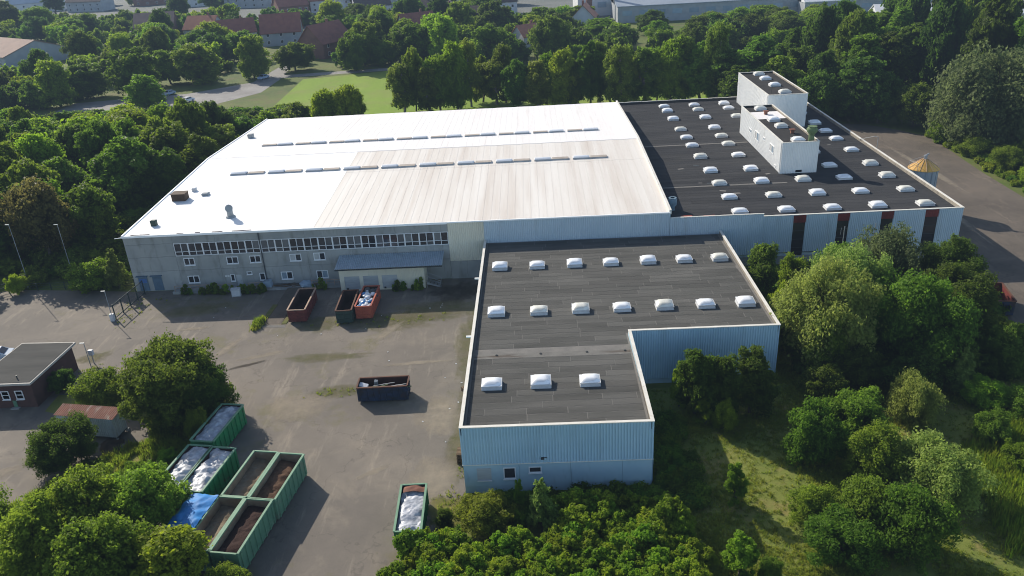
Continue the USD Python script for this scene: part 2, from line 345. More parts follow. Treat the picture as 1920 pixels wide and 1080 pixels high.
leaf_mat('leaf_brown', (0.095, 0.100, 0.027), (0.150, 0.150, 0.040), (0.225, 0.215, 0.057))
leaf_mat('blade', (0.17, 0.235, 0.03), (0.28, 0.325, 0.05), (0.43, 0.41, 0.10), trans=.45)

# ------------------------------------------------------------------ ground, yard, roads
def sheet(name, poly, z, m, label, kind='structure'):
    polys = [poly] if poly.geom_type == 'Polygon' else list(poly.geoms)
    mb = MB()
    for g in polys:
        v, f = trimesh.creation.triangulate_polygon(g, engine='earcut')
        mb.add(np.c_[v, np.full(len(v), z)], f)
    path = put('/World', name, mb, m)
    return tag(path, label, None, None, kind)


sheet('ground', Polygon([(-2600, -400), (2600, -400), (2600, 3000), (-2600, 3000)]), 0.0, 'soil_grass', 'rough grassy ground under trees and buildings')
island = Polygon([(-45.8, 18.5), (-38, 18.9), (-33, 19.5), (-27, 17.5), (-24.2, 14), (-24.9, 11), (-26.6, 6.2), (-27.6, -2), (-24.8, -6), (-24.0, -9.4), (-16.5, -10.2), (-14.6, -11.5), (-14, -30), (-70, -30),
                  (-48, -7), (-41.2, -1.5), (-38.6, 2.6), (-36, 6.6), (-33.8, 8.6), (-31.5, 9.6), (-33.4, 12.6), (-36.0, 13.4), (-42.5, 14.2), (-45.6, 15.4)])
yard = Polygon([(-78, 46.0), (-66, 47.2), (-58, 46.2), (-50.5, 45.2), (-49, 44.9), (0.2, 44.9), (0.2, 1.0), (-.6, -1.2), (-2.2, -3.6), (-2.7, -8), (-4.5, -14), (-10, -30), (-140, -30), (-140, 30), (-95, 36)])
sheet('yard', yard.difference(island), 0.012, 'asphalt', 'worn grey brown asphalt yard in front of the halls')
right_yard = Polygon([(63.2, 44.9), (63.2, 116.5), (70, 119), (78, 116), (82.5, 110.5), (86.5, 104), (85.5, 92), (84.6, 80), (84.2, 66), (88, 58), (110, 40), (110, 8), (86, 12), (72, 19), (62, 24), (56.5, 23.5), (54.5, 26), (58.5, 32), (61, 38), (62.5, 44.9)])
sheet('side_road', right_yard, 0.012, 'asphalt_right', 'brown grey asphalt road along the right hand hall')
sheet('rough_meadow', Polygon([(16.2, -30), (16.2, 15.3), (30.7, 16.3), (33, 40), (54, 30), (60, 20), (75, 10), (75, -30)]), 0.008, 'rough_grass', 'rough sunlit yellowish grass right of the front wing', )
sheet('grass_island', island.intersection(sbox(-50, -30, -13, 20)), 0.008, 'island_grass', 'weedy grass island between the yard and the small brick hut')
sheet('meadow', Polygon([(-64, 162), (-66, 205), (-38, 213), (-10, 209), (95, 196), (92, 126), (-20, 126), (-40, 150)]), 0.010, 'meadow_grass', 'bright green mown meadow behind the white roof')
sheet('far_field', Polygon([(-330, 372), (-215, 372), (-165, 420), (-200, 445), (-330, 440)]), 0.010, 'far_meadow', 'strip of bright green field far off at left')
sheet('car_park', Polygon([(-130, 166), (-88, 164), (-74, 186), (-74, 206), (-77, 235), (-81, 235), (-82, 204), (-98, 190), (-130, 184)]), 0.014, 'asphalt_far', 'pale asphalt car park beyond the left wood')
sheet('far_road', Polygon([(-76, 235), (-82, 235), (-99, 330), (-92, 330)]), 0.018, 'asphalt_far', 'pale village road running away between houses')
sheet('far_lane', Polygon([(-82, 208), (-34, 214), (-33, 219), (-82, 214)]), 0.018, 'asphalt_far', 'pale lane along the far edge of the meadow')
mat('town_ground', (.10, .115, .10), (.15, .155, .145), .06, .95)
sheet('far_town_ground', Polygon([(-420, 440), (-95, 335), (20, 310), (130, 345), (130, 700), (-420, 700)]), 0.006, 'town_ground', 'grey built up ground of the town far behind')

def stain(name, x, y, rx, ry, rot, m, label, seed, wob=.55, n=90):
    t_ = np.arange(n) * 2 * np.pi / n
    r_ = 1 + wob * 2 * (meshkit.fbm(np.c_[np.cos(t_) * 2.6, np.sin(t_) * 2.6, np.full(n, seed * 1.7)], 5, seed) - .5)
    p_ = np.c_[np.cos(t_) * rx * r_, np.sin(t_) * ry * r_]; c_, s_ = math.cos(rot), math.sin(rot)
    q_ = p_ @ np.array([[c_, s_], [-s_, c_]])
    stain.z += .0006
    v_ = np.vstack([[[x, y, stain.z]], *[np.c_[q_ * k_ + [x, y], np.full(n, stain.z)] for k_ in (.35, .7, 1.0)]])
    i_ = np.arange(n); j_ = (i_ + 1) % n
    f_ = np.vstack([np.c_[np.zeros(n, int), 1 + i_, 1 + j_]] + [w for b_ in (1, 1 + n) for w in (np.c_[b_ + i_, b_ + n + i_, b_ + n + j_], np.c_[b_ + i_, b_ + n + j_, b_ + j_])])
    path = numbered('/World', name)
    me = usdkit.mesh(stage, path, (v_, f_), M[m])
    UsdGeom.PrimvarsAPI(me).CreatePrimvar('fade', Sdf.ValueTypeNames.FloatArray, 'vertex').Set(Vt.FloatArray.FromNumpy(np.repeat([1, 1, .75, 0.0], [1, n, n, n]).astype(np.float32)))
    tag(path, label, None, None, 'structure')


stain.z = .016
for k, (x, y, rx, ry, rot, m, lab) in enumerate([(-3.5, 40.5, 4.5, 4.2, 0, 'damp_stain', 'dark damp ground in the corner between wing and white hall'), (-6.0, 35.5, 7.5, 3.6, .1, 'moss_stain', 'mossy strip of asphalt before the corner of wing and hall'), (-1.2, 26, 2.2, 11, 0, 'moss_stain', 'weedy dirt strip along the rear of the wing wall'), (-.9, 9, 1.8, 9, 0, 'moss_stain', 'weedy dirt strip along the front of the wing wall'),
                                                    (-12, 33.0, 8.5, 3.2, .05, 'moss_stain', 'mossy asphalt in front of the orange red skip'), (-20.5, 33.0, 4.0, 2.6, 0, 'moss_stain', 'mossy asphalt between the maroon and dark green skips'), (-17.5, 24.5, 6.2, 1.3, .05, 'moss_stain', 'long mossy smear across the middle of the yard'), (-38, 38.5, 5.0, 2.4, .2, 'moss_stain', 'mossy asphalt before the gate frame'), (-14.8, 17.2, 4.2, 1.6, .15, 'moss_stain', 'weedy patch left of the lone blue skip'),
                                                    (-46.0, 26.5, 2.5, 1.6, .3, 'moss_stain', 'weedy asphalt behind the brick hut'), (-41.5, 23.5, 4.0, .7, .2, 'dust_stain', 'pale dusty streak right of the brick hut'), (-30.5, 27.0, .7, 4.6, -.35, 'dust_stain', 'pale crack running down the yard left of the ramp'), (-25.5, 25.5, 3.4, .7, .35, 'dust_stain', 'pale crack slanting below the ramp'), (-26.6, 23.4, 2.8, .4, .42, 'damp_stain', 'dark crack beside the pale crack below the ramp'), (-11.5, 30.0, .9, 3.8, -.5, 'dust_stain', 'pale crack before the loading bay'), (-14.3, 30.8, .9, .35, 0, 'dust_stain', 'pale spot before the orange red skip'),
                                                    (-7.0, 22.5, 5.0, .5, .08, 'dust_stain', 'thin pale line across the yard near the wing'), (-36.5, 33.0, 2.6, .5, .1, 'dust_stain', 'pale worn patch below the hall shadow'), (-3.6, 12.0, 3.2, 4.5, .1, 'dust_stain', 'pale dusty area beside the wing wall'), (-3.0, 2.0, 3.2, 4.2, 0, 'dust_stain', 'pale gravelly area at the front corner of the wing'), (-8.5, 3.5, 2.0, .5, .6, 'dust_stain', 'faint pale scrape in the lower yard'), (-18.5, 14.5, 4.2, 3.4, 0, 'dust_stain', 'pale patch behind the green skips'),
                                                    (-45, 4.5, 5, 1.2, .5, 'dust_stain', 'pale scraped track at the left edge of the yard'), (-43.5, -1.0, 3.5, 1.6, .6, 'moss_stain', 'weedy dirt along the left edge of the grass island'), (70.5, 62, .8, 14, -.05, 'dust_stain', 'faint pale wheel track on the right road'), (76.5, 84, 1.0, 16, .05, 'dust_stain', 'second faint pale wheel track on the right road'), (-1.6, -2.2, 2.2, 2.4, 0, 'grass_stain', 'dry grass at the front left corner of the wing')]):
    stain('ground_stain', x, y, rx, ry, rot, m, lab, k)
sheet('mark_ring', Point(-22.2, 16.2).buffer(1.45, 24).difference(Point(-22.2, 16.2).buffer(1.38, 24)), .034, 'dust_stain', 'faint pale tyre circle on the yard behind the rear green skip')
# ------------------------------------------------------------------ building helpers
def corrugated(x0, y0, x1, y1, zb, zt0, zt1, pitch=.25, depth=.045, out=(0, -1)):
    """ribbed sheet wall from (x0,y0) to (x1,y1); the ribs stand out along 'out'; its top runs from zt0 to zt1"""
    L = math.hypot(x1 - x0, y1 - y0); n = max(1, int(round(L / pitch))); p = L / n
    t = []
    for k in range(n):
        t += [(k * p, 0), (k * p + .42 * p, 0), (k * p + .54 * p, depth), (k * p + .88 * p, depth)]
    t.append((L, 0)); t = np.array(t)
    s = t[:, 0] / L
    X = x0 + (x1 - x0) * s + out[0] * t[:, 1]; Y = y0 + (y1 - y0) * s + out[1] * t[:, 1]
    zt = zt0 + (zt1 - zt0) * s
    v = np.vstack([np.c_[X, Y, np.full(len(s), zb)], np.c_[X, Y, zt]])
    k = len(s); i = np.arange(k - 1)
    return MB().add(v, np.vstack([np.c_[i, i + 1, k + i + 1], np.c_[i, k + i + 1, k + i]]))


def wall_panel(poly, y, d=.18, axis='y'):
    """a polygon drawn in (x, z), extruded d behind the plane y (or drawn in (y, z) behind the plane x)"""
    m = trimesh.creation.extrude_polygon(poly, d, engine='earcut')
    v = np.array(m.vertices)
    w = np.c_[v[:, 0], y + v[:, 2], v[:, 1]] if axis == 'y' else np.c_[y + v[:, 2], v[:, 0], v[:, 1]]
    return w, np.array(m.faces)[:, ::-1]


def window(parent, x0, x1, z0, z1, y, cols=2, rows=((0, 1),), fr=.07, mats=('pane_dark',), sill=True, depth=.1, axis='y', label=None, rng_panes=None):
    """a framed window lying 3 cm proud of the wall plane: frame, panes"""
    def B(mb, a0, a1, d0, d1, c0, c1):
        return mb.box(a0, a1, y + d0, y + d1, c0, c1) if axis == 'y' else mb.box(y + d0, y + d1, a0, a1, c0, c1)
    f = MB()
    B(f, x0, x1, -.03, depth, z0, z0 + fr); B(f, x0, x1, -.03, depth, z1 - fr, z1)
    for k in range(cols + 1):
        c = x0 + (x1 - x0) * k / cols
        a, b = (c, c + fr) if k == 0 else (c - fr, c) if k == cols else (c - fr / 2, c + fr / 2)
        B(f, a, b, -.03, depth, z0 + fr, z1 - fr)
    for r in rows[:-1]:
        zz = z0 + (z1 - z0) * r[1]
        for k in range(cols):
            B(f, x0 + (x1 - x0) * k / cols + fr, x0 + (x1 - x0) * (k + 1) / cols - fr, -.025, depth, zz - fr * .4, zz + fr * .4)
    w = put(parent, 'window', f, 'window_frame', label)
    if sill:
        put(w, 'sill', B(MB(), x0 - .05, x1 + .05, -.12, -.032, z0 - .06, z0), 'window_frame')
    i = 0
    for r in rows:
        for k in range(cols):
            if rng_panes:
                mats = (R.choice(rng_panes),)
            a0, a1 = x0 + (x1 - x0) * k / cols + fr * .5, x0 + (x1 - x0) * (k + 1) / cols - fr * .5
            put(w, 'pane', B(MB(), a0 + .01, a1 - .01, .02, .04, z0 + (z1 - z0) * r[0] + .02, z0 + (z1 - z0) * r[1] - .02), mats[i % len(mats)]); i += 1
    return w


def skylight(parent, x, y, z, wx=1.9, wy=1.5, hc=.32, slope=0.0, vent=False):
    """roof dome: upstand, frame and an acrylic dome (the tilted ones stand ajar)"""
    c = MB()
    a, b = wx / 2 + .08, wy / 2 + .08
    c.hexa([(x - a, y - b, z - .1), (x + a, y - b, z - .1), (x + a, y + b, z - .1), (x - a, y + b, z - .1)] + [(x + sx * wx / 2, y + sy * wy / 2, z + hc) for sx, sy in ((-1, -1), (1, -1), (1, 1), (-1, 1))])
    path = put(parent, 'skylight', c, 'curb')
    tilt = .10 if vent else 0.0
    zt = lambda py: z + hc + .012 + tilt * (py - y + wy / 2) + slope * (py - y)
    fr = MB(); w2, h2 = wx / 2 + .06, wy / 2 + .06
    fr.hexa([(x + sx * w2, y + sy * h2, zt(y + sy * h2)) for sx, sy in ((-1, -1), (1, -1), (1, 1), (-1, 1))] + [(x + sx * w2, y + sy * h2, zt(y + sy * h2) + .07) for sx, sy in ((-1, -1), (1, -1), (1, 1), (-1, 1))])
    put(path, 'frame', fr, 'curb')
    n = 7; g = np.linspace(-1, 1, n)
    X, Y = np.meshgrid(g, g, indexing='ij')
    H = .30 * np.minimum(1, 1.5 * (1 - np.maximum(abs(X), abs(Y)) ** 2.2)) * (1 - .18 * (X ** 2 + Y ** 2))
    H[np.maximum(abs(X), abs(Y)) > .999] = 0
    PX, PY = x + X * (w2 - .05), y + Y * (h2 - .05)
    v = np.stack([PX, PY, zt(PY) + .072 + np.maximum(H, 0)], -1).reshape(-1, 3)
    i, j = np.meshgrid(np.arange(n - 1), np.arange(n - 1), indexing='ij'); q = np.stack([i * n + j, (i + 1) * n + j, (i + 1) * n + j + 1, i * n + j + 1], -1).reshape(-1, 4)
    put(path, 'dome', (v, np.vstack([q[:, :3], q[:, [0, 2, 3]]])), 'dome_old' if R.random() < .22 else 'dome_white', smooth=50)
    return path


def felt(parent, roof, poly, zf, row=1.0, lengths=(3.5, 6.0), m='felt_wing', y0=None, seed=3, skip=None, gap=.03):
    """roofing felt laid in strips along x, each a thin sheet of its own"""
    rr = random.Random(seed)
    x0, ya, x1, yb = poly.bounds
    y = ya if y0 is None else y0
    r = 0
    while y < yb - .05:
        x = x0 - rr.uniform(0, lengths[0]); ye = min(y + row, yb)
        while x < x1:
            xe = x + rr.uniform(*lengths)
            g = sbox(x + gap, y + gap, xe - gap, ye - gap).intersection(poly)
            if not g.is_empty and g.area > .15 and g.geom_type == 'Polygon' and not (skip and skip((y + ye) / 2)):
                h = .006 + .006 * rr.random()
                t, f = trimesh.creation.triangulate_polygon(g, engine='earcut')
                m3 = trimesh.creation.extrude_polygon(g, h, engine='earcut'); v = np.array(m3.vertices)
                v[:, 2] += [zf(q) for q in v[:, 1]]
                put(roof, 'felt_strip', (v, np.array(m3.faces)), m)
            x = xe
        y = ye; r += 1


# ------------------------------------------------------------------ white roofed hall
XL, XR, YF, YB, YR = -48.9, 24.85, 45.0, 112.2, 78.0
zw = lambda y: 8.26 + 1.25 * (1 - abs(y - YR) / (YR - YF if y < YR else YB - YR))
hall = thing('white_roofed_hall', 'long factory hall with bright white ridged roof and grey concrete front', 'factory hall', (XL, YF, 0))
ZJ = [0.0, 2.93, 5.03]
XJ = [XL, -42.25, -36.4, -30.38, -24.2, -18.06, -11.92, -5.75, -4.86]
# front wall windows: x0, x1, z0, z1, kinds
W = [(-41.3, -39.8, 3.63, 4.72, 'dd'), (-35.4, -33.8, 3.6, 4.65, 'dd'), (-32.2, -30.66, 3.63, 4.66, 'dd'), (-26.7, -25.1, 3.6, 4.65, 'bd'), (-23.4, -21.8, 3.6, 4.68, 'bd'),
     (-41.3, -39.7, .98, 2.06, 'dd'), (-28.3, -26.7, .94, 2.09, 'sd'), (-23.4, -21.8, .92, 2.05, 'ds')]
small = [(-35.35, -34.75, .98, 2.05), (-33.0, -32.25, 1.9, 2.33), (-31.3, -30.52, .95, 2.05)]
door_hole = sbox(-34.6, .05, -33.8, 1.95)
holes = unary_union([sbox(a, c, b, d) for a, b, c, d, *_ in W + small] + [door_hole])
front = MB()
for i in range(len(XJ) - 1):
    for z0, z1 in ((0.0, 2.93), (2.93, 5.03), (6.93, 8.06)):
        g = sbox(XJ[i] + .012, z0 + .012, XJ[i + 1] - .012, z1 - .012).difference(holes)
        put(hall, 'concrete_panel', wall_panel(g, YF, .18), 'concrete')
put(hall, 'concrete_panel', wall_panel(sbox(XL + .012, 5.042, -42.28, 6.918), YF, .18), 'concrete')
put(hall, 'inner_wall', MB().box(XL + .1, 24.7, YF + .2, YF + .35, 0, 8.0), 'dark_steel')
for x0, n in ((-42.2, 6), (-30.3, 13)):
    for k in range(n):
        a = x0 + k * 1.957
        window(hall, a, min(a + 1.95, -4.87), 5.05, 6.91, YF, 2, ((0, .33), (.33, 1)), .085, ('pane_dark',), False, rng_panes=['pane_dark'] * 9 + ['pane_grey'] * 3 + ['blind_dim'])
for a, b, c, d, kk in W:
    window(hall, a, b, c, d, YF, 2, ((0, 1),), .1, [{'d': 'pane_dark', 's': 'pane_sky', 'b': 'blind'}[q] for q in kk])
for a, b, c, d in small:
    window(hall, a, b, c, d, YF, 1, ((0, 1),), .09)
dr = put(hall, 'door', MB().box(-34.58, -33.82, YF + .02, YF + .09, .06, 1.93), 'blind'); put(dr, 'handle', MB().box(-33.98, -33.9, YF - .04, YF + .018, .98, 1.06), 'steel')
put(hall, 'downpipe', MB().tube((-30.36, YF - .08, 0), (-30.36, YF - .08, 8.0), .09), 'downpipe')
for a, mm in ((-47.6, 'blue_door'), (-45.6, 'blue_door')):
    d = put(hall, 'steel_door', MB().box(a - .65, a + .65, YF - .05, YF - .004, .1, 2.2), mm)
    put(d, 'panel', MB().box(a - .5, a + .5, YF - .08, YF - .052, 1.3, 1.95), 'blue_box' if a < -46 else 'blue_door')
    put(d, 'hood', MB().box(a - .8, a + .8, YF - .42, YF - .002, 2.3, 2.38), 'blue_door')
for a in (-36.1, -35.75):
    put(hall, 'notice', MB().box(a, a + .28, YF - .02, YF - .003, 1.72, 1.88), 'white_paint')
# clad part of the front wall, above a concrete base
put(hall, 'cladding', corrugated(-4.84, YF - .05, -.02, YF - .05, 2.62, 8.12, 8.12), 'cladding_cream')
put(hall, 'cladding', corrugated(.0, YF - .05, 24.66, YF - .05, 2.62, 8.12, 8.12), 'cladding')
put(hall, 'backing', MB().box(-4.84, 24.66, YF - .003, YF + .15, 2.6, 8.1), 'cladding')
for a, b in ((-4.83, -2.62), (-2.6, -.02)):
    put(hall, 'concrete_panel', MB().box(a, b - .01, YF - .06, YF + .12, 0, 2.6), 'concrete')
put(hall, 'side_wall', MB().box(XL, XL + .2, YF + .2, YB, 0, 8.15), 'concrete')
put(hall, 'side_wall', MB().box(XL + .21, XR, YB - .2, YB, 0, 8.15), 'concrete')
gm = trimesh.creation.extrude_polygon(Polygon([(YF + .36, 0), (YB - .21, 0), (YB - .21, 8.1), (YR, 9.35), (YF + .36, 8.1)]), .2, engine='earcut'); gv = np.array(gm.vertices)
put(hall, 'gable_wall', (np.c_[24.64 + gv[:, 2], gv[:, 0], gv[:, 1]], np.array(gm.faces)), 'concrete_pale')
roof = put(hall, 'roof', MB().hexa([(XL, YF + .0, 8.07), (XR, YF, 8.07), (XR, YR, 9.3), (XL, YR, 9.3), (XL, YF, 8.19), (XR, YF, 8.19), (XR, YR, 9.44), (XL, YR, 9.44)])
           .hexa([(XL, YR + .001, 9.3), (XR, YR + .001, 9.3), (XR, YB, 8.07), (XL, YB, 8.07), (XL, YR + .001, 9.44), (XR, YR + .001, 9.44), (XR, YB, 8.19), (XL, YB, 8.19)]), 'roof_cream')
n = 68; pw = (XR - XL - .3) / n
for k in range(n):
    for side, ya, yb in ((0, YF - .03, 67.3), (0, 67.31, YR - .02), (1, YR + .02, YB)):
        a = XL + .15 + k * pw; b = a + pw - .012; s = .05
        dz = R.uniform(0, .008) + (.012 if ya == 67.31 else 0)
        za, zb = zw(max(ya, YF)) - .03 + dz, zw(yb) - .03 + dz
        mb = MB().hexa([(a, ya, za - .03), (b, ya, za - .03), (b, yb, zb - .03), (a, yb, zb - .03), (a, ya, za), (b, ya, za), (b, yb, zb), (a, yb, zb)])
        mb.hexa([(a, ya, za + .001), (a + s, ya, za + .001), (a + s, yb, zb + .001), (a, yb, zb + .001), (a + .01, ya, za + .013), (a + s - .01, ya, za + .013), (a + s - .01, yb, zb + .013), (a + .01, yb, zb + .013)])
        put(roof, 'roof_sheet', mb, 'roof_back' if side else ('roof_bright' if b < -22.3 else 'roof_cream'))
put(roof, 'ridge_cap', MB().hexa([(XL, YR - .16, 9.475), (XR - .35, YR - .16, 9.475), (XR - .35, YR + .16, 9.475), (XL, YR + .16, 9.475), (XL, YR - .15, 9.535), (XR - .35, YR - .15, 9.535), (XR - .35, YR + .15, 9.535), (XL, YR + .15, 9.535)]), 'roof_back')
put(roof, 'front_edge', MB().box(XL - .05, -4.86, YF - .14, YF - .034, 8.0, 8.29), 'roof_bright')
put(roof, 'front_edge', MB().box(-4.84, 24.7, YF - .2, YF - .034, 8.13, 8.30), 'roof_bright')
for xx, w_, mm in ((XL - .06, .2, 'roof_bright'), (XR - .3, .32, 'coping')):
    for ya, yb in ((YF - .03, YR - .001), (YR + .001, YB)):
        z0, z1 = zw(max(ya, YF)), zw(yb); h = .10 if xx < 0 else .30
        put(roof, 'verge', MB().hexa([(xx, ya, z0 - .3), (xx + w_, ya, z0 - .3), (xx + w_, yb, z1 - .3), (xx, yb, z1 - .3), (xx, ya, z0 + h), (xx + w_, ya, z0 + h), (xx + w_, yb, z1 + h), (xx, yb, z1 + h)]), mm)
put(hall, 'gutter_end', MB().tube((XL - 1.0, YF - .1, 8.02), (XL - .05, YF - .1, 8.08), .06), 'white_paint')
# two lines of roof lights: domes and closed covers in turn
for y, first in ((69.0, 0), (86.2, 1)):
    for k in range(20):
        pair, i = divmod(k, 2)
        a = -41.82 + pair * 6.115 + i * 2.82; b = a + 2.62
        z = zw(y); sl = (zw(y + .4) - zw(y - .4)) / .8
        openl = (i == first)
        h = .22 if openl else .16
        c = MB().hexa([(a, y - .55, z - .06 - sl * .55), (b, y - .55, z - .06 - sl * .55), (b, y + .55, z - .06 + sl * .55), (a, y + .55, z - .06 + sl * .55)] + [(a, y - .5, z + h - sl * .5), (b, y - .5, z + h - sl * .5), (b, y + .5, z + h + sl * .5), (a, y + .5, z + h + sl * .5)])
        q = put(hall, 'roof_light', c, 'strip_side')
        if openl:
            g = np.linspace(0, 1, 7); v, f = [], []
            for u in (0.0, .06, .94, 1.0):
                for t in g:
                    hh = .2 * math.sin(math.pi * t) * (1 if .01 < u < .99 else .0)
                    yy = y - .5 + t
                    v.append((a + (b - a) * u, yy, z + h + .005 + sl * (yy - y) + hh))
            for i2 in range(3):
                for j2 in range(6):
                    o = i2 * 7 + j2; f += [[o, o + 7, o + 8], [o, o + 8, o + 1]]
            put(q, 'dome', (np.array(v), np.array(f)), 'dome_white', smooth=40)
        else:
            put(q, 'cover', MB().hexa([(a + .03, y - .5, z + h + .003 - sl * .5), (b - .03, y - .5, z + h + .003 - sl * .5), (b - .03, y + .5, z + h + .003 + sl * .5), (a + .03, y + .5, z + h + .003 + sl * .5)] + [(a + .08, y - .45, z + h + .04 - sl * .45), (b - .08, y - .45, z + h + .04 - sl * .45), (b - .08, y + .45, z + h + .04 + sl * .45), (a + .08, y + .45, z + h + .04 + sl * .45)]), 'patch_cover')

for x, w_ in ((-46.5, 2.6), (-41.0, .9), (-38.6, .7), (-35.9, 1.4), (-32.6, 2.6)):
    put(roof, 'peeled_edge', MB().cbox((x, YF + .22 + .05 * (x % 1), zw(YF + .3) + .012), (w_, .09, .05), .02), 'vent_brown', 'peeling brown strip near the roof edge')
# things standing on the white roof
t = thing('vent_housing', 'large brown louvred double vent housing near left edge of white roof', 'roof vent', (-46.0, 58.4, zw(58.4)))
for k in range(2):
    a = -47.0 + k * 1.02
    bxx = put(t, 'housing', MB().box(a, a + 1.0, 57.7, 59.2, 8.7, 9.75), 'vent_brown')
    for j in range(5):
        put(bxx, 'louvre', MB().box(a + .06, a + .94, 57.64, 57.698, 8.85 + j * .17, 8.96 + j * .17), 'vent_brown')
put(t, 'lid', MB().box(-47.1, -44.9, 57.6, 59.3, 9.752, 9.83), 'vent_brown'); put(t, 'collar', MB().box(-47.12, -44.86, 57.55, 59.35, 8.5, 8.698), 'roof_bright')
t = thing('cowl_vent', 'tall grey bent cowl vent standing on the brightest white roof patch', 'roof vent', (-35.7, 50.4, zw(50.4)))
pts = [(-35.75, 50.4, 8.3), (-35.75, 50.4, 9.15), (-35.72, 50.32, 9.6), (-35.62, 50.1, 9.9)]
mb = MB()
for i in range(3):
    mb.tube(pts[i], pts[i + 1], .43, .43, 12)
put(t, 'pipe', mb, 'vent_grey', smooth=40)
put(t, 'hood', MB().tube((-35.66, 50.28, 9.78), (-35.5, 49.72, 9.95), .48, .54, 12), 'vent_grey', smooth=40)
put(t, 'base', MB().lathe([(.75, 8.38), (.62, 8.6), (.46, 8.72)], (-35.75, 50.4, 0), 12), 'vent_grey')
for x, y, sx, sy, h, mm, lab in ((-45.85, 48.5, .75, .6, .65, 'bottle_green', 'small dark green box vent at front left corner of white roof'), (-42.7, 59.9, 1.0, .8, .22, 'vent_grey', 'low flat grey hatch right of the brown vent housing'),
                                 (-46.4, 93.9, 1.0, .9, .6, 'vent_grey', 'grey box vent at far left edge of white roof'), (-45.2, 62.0, .6, .6, .35, 'curb', 'pale little hatch behind the brown vent housing')):
    z = zw(y)
    t = thing('roof_vent', lab, 'roof vent', (x, y, z))
    put(t, 'housing', MB().box(x - sx / 2, x + sx / 2, y - sy / 2, y + sy / 2, z - .1, z + h), mm)
    put(t, 'lid', MB().hexa([(x - sx * .58, y - sy * .58, z + h + .003), (x + sx * .58, y - sy * .58, z + h + .003), (x + sx * .58, y + sy * .58, z + h + .003), (x - sx * .58, y + sy * .58, z + h + .003), (x - sx * .4, y - sy * .4, z + h + .13), (x + sx * .4, y - sy * .4, z + h + .13), (x + sx * .4, y + sy * .4, z + h + .13), (x - sx * .4, y + sy * .4, z + h + .13)]), mm)

# ------------------------------------------------------------------ front wing, L shaped, dark felt roof
zc = lambda y: 6.81 - 0.029 * y            # its parapet falls towards the back
zr = lambda y: zc(y) - .45
wing = thing('front_wing', 'L shaped flat roofed wing with blue grey ribbed walls in the foreground', 'factory wing', (0, 0, 0))
PW = [(0, 0), (15.96, 0), (16.05, 16.42), (30.95, 16.42), (31.36, 44.5), (0, 44.9)]
deck = Polygon([(.25, .25), (15.72, .25), (15.82, 16.66), (30.72, 16.66), (31.1, 44.5), (.25, 44.8)])
v, f = trimesh.creation.triangulate_polygon(deck, engine='earcut')
wroof = put(wing, 'roof', (np.c_[v, [zr(q) - .004 for q in v[:, 1]]], f), 'felt_seam')
felt(wing, wroof, Polygon([(.45, .4), (15.5, .4), (15.6, 16.9), (30.5, 16.9), (30.85, 44.3), (.45, 44.6)]), zr, 1.0, (3.0, 7.5), 'felt_wing', seed=5, skip=lambda y: 12.3 < y < 13.95)
put(wroof, 'gully', MB().hexa([(.4, 12.42, zr(12.42)), (15.6, 12.42, zr(12.42)), (15.6, 13.38, zr(13.38)), (.4, 13.38, zr(13.38)), (.4, 12.42, zr(12.42) + .012), (15.6, 12.42, zr(12.42) + .012), (15.6, 13.38, zr(13.38) + .012), (.4, 13.38, zr(13.38) + .012)]), 'felt_gully', 'pale gully strip with dark water stains')
for x in (2.6, 6.9, 11.4, 15.1):
    put(wroof, 'drain', MB().lathe([(.12, zr(13.1) + .013), (.12, zr(13.1) + .08), (.02, zr(13.1) + .1)], (x, 13.1, 0), 10), 'dark_steel')
# the edges: cladding outside, coping on top, felt upstand inside
segs = [((0, 44.86), (0, 0), (-1, 0)), ((0, 0), (15.96, 0), (0, -1)), ((15.96, 0), (16.05, 16.42), (1, 0)), ((16.05, 16.42), (30.95, 16.42), (0, -1)), ((30.95, 16.42), (31.36, 44.5), (1, 0))]
for i, (a, b, o) in enumerate(segs):
    zb = 3.0 if i in (0, 1) else 0.6
    put(wing, 'cladding', corrugated(a[0], a[1], b[0], b[1], zb, zc(a[1]) - .02, zc(b[1]) - .02, .25, .055, o), 'cladding_blue')
    ox, oy = o
    w0, w1 = .07, -.24
    A0, B0, A1, B1 = [np.array(q) for q in ((a[0] + ox * w0, a[1] + oy * w0), (b[0] + ox * w0, b[1] + oy * w0), (a[0] + ox * w1, a[1] + oy * w1), (b[0] + ox * w1, b[1] + oy * w1))]
    if i == 1:
        A0[0] -= .07; B0[0] += .07; A1[0] -= .07; B1[0] += .07
    if i == 0:
        B0[1] += .245; B1[1] += .245
    if i == 2:
        A0[1] += .245; A1[1] += .245; B0[1] -= .075; B1[1] -= .075
    if i == 3:
        A0[0] -= .24; A1[0] -= .24; B0[0] += .07; B1[0] += .07
    if i == 4:
        A0[1] += .245; A1[1] += .245
    def P4(z_):
        q = [A0, B0, B1, A1]
        if (B0 - A0)[0] * (A1 - A0)[1] - (B0 - A0)[1] * (A1 - A0)[0] < 0:
            q = q[::-1]
        return [(p_[0], p_[1], zc(p_[1]) + z_) for p_ in q]
    put(wing, 'coping', MB().hexa(P4(-.03) + P4(.05)), 'coping')
    C0, D0 = np.array(a) - .03 * np.array(o), np.array(b) - .03 * np.array(o); C1, D1 = np.array(a) - .2 * np.array(o), np.array(b) - .2 * np.array(o)
    q = [C0, D0, D1, C1]
    if i in (1, 3):
        q = [C0 + (.25, 0), D0 - (.25, 0), D1 - (.25, 0), C1 + (.25, 0)]
    if (q[1] - q[0])[0] * (q[3] - q[0])[1] - (q[1] - q[0])[1] * (q[3] - q[0])[0] < 0:
        q = q[::-1]
    put(wing, 'upstand', MB().hexa([(p_[0], p_[1], zr(p_[1]) - .3) for p_ in q] + [(p_[0], p_[1], zc(p_[1]) - .034) for p_ in q]), 'coping_inner')
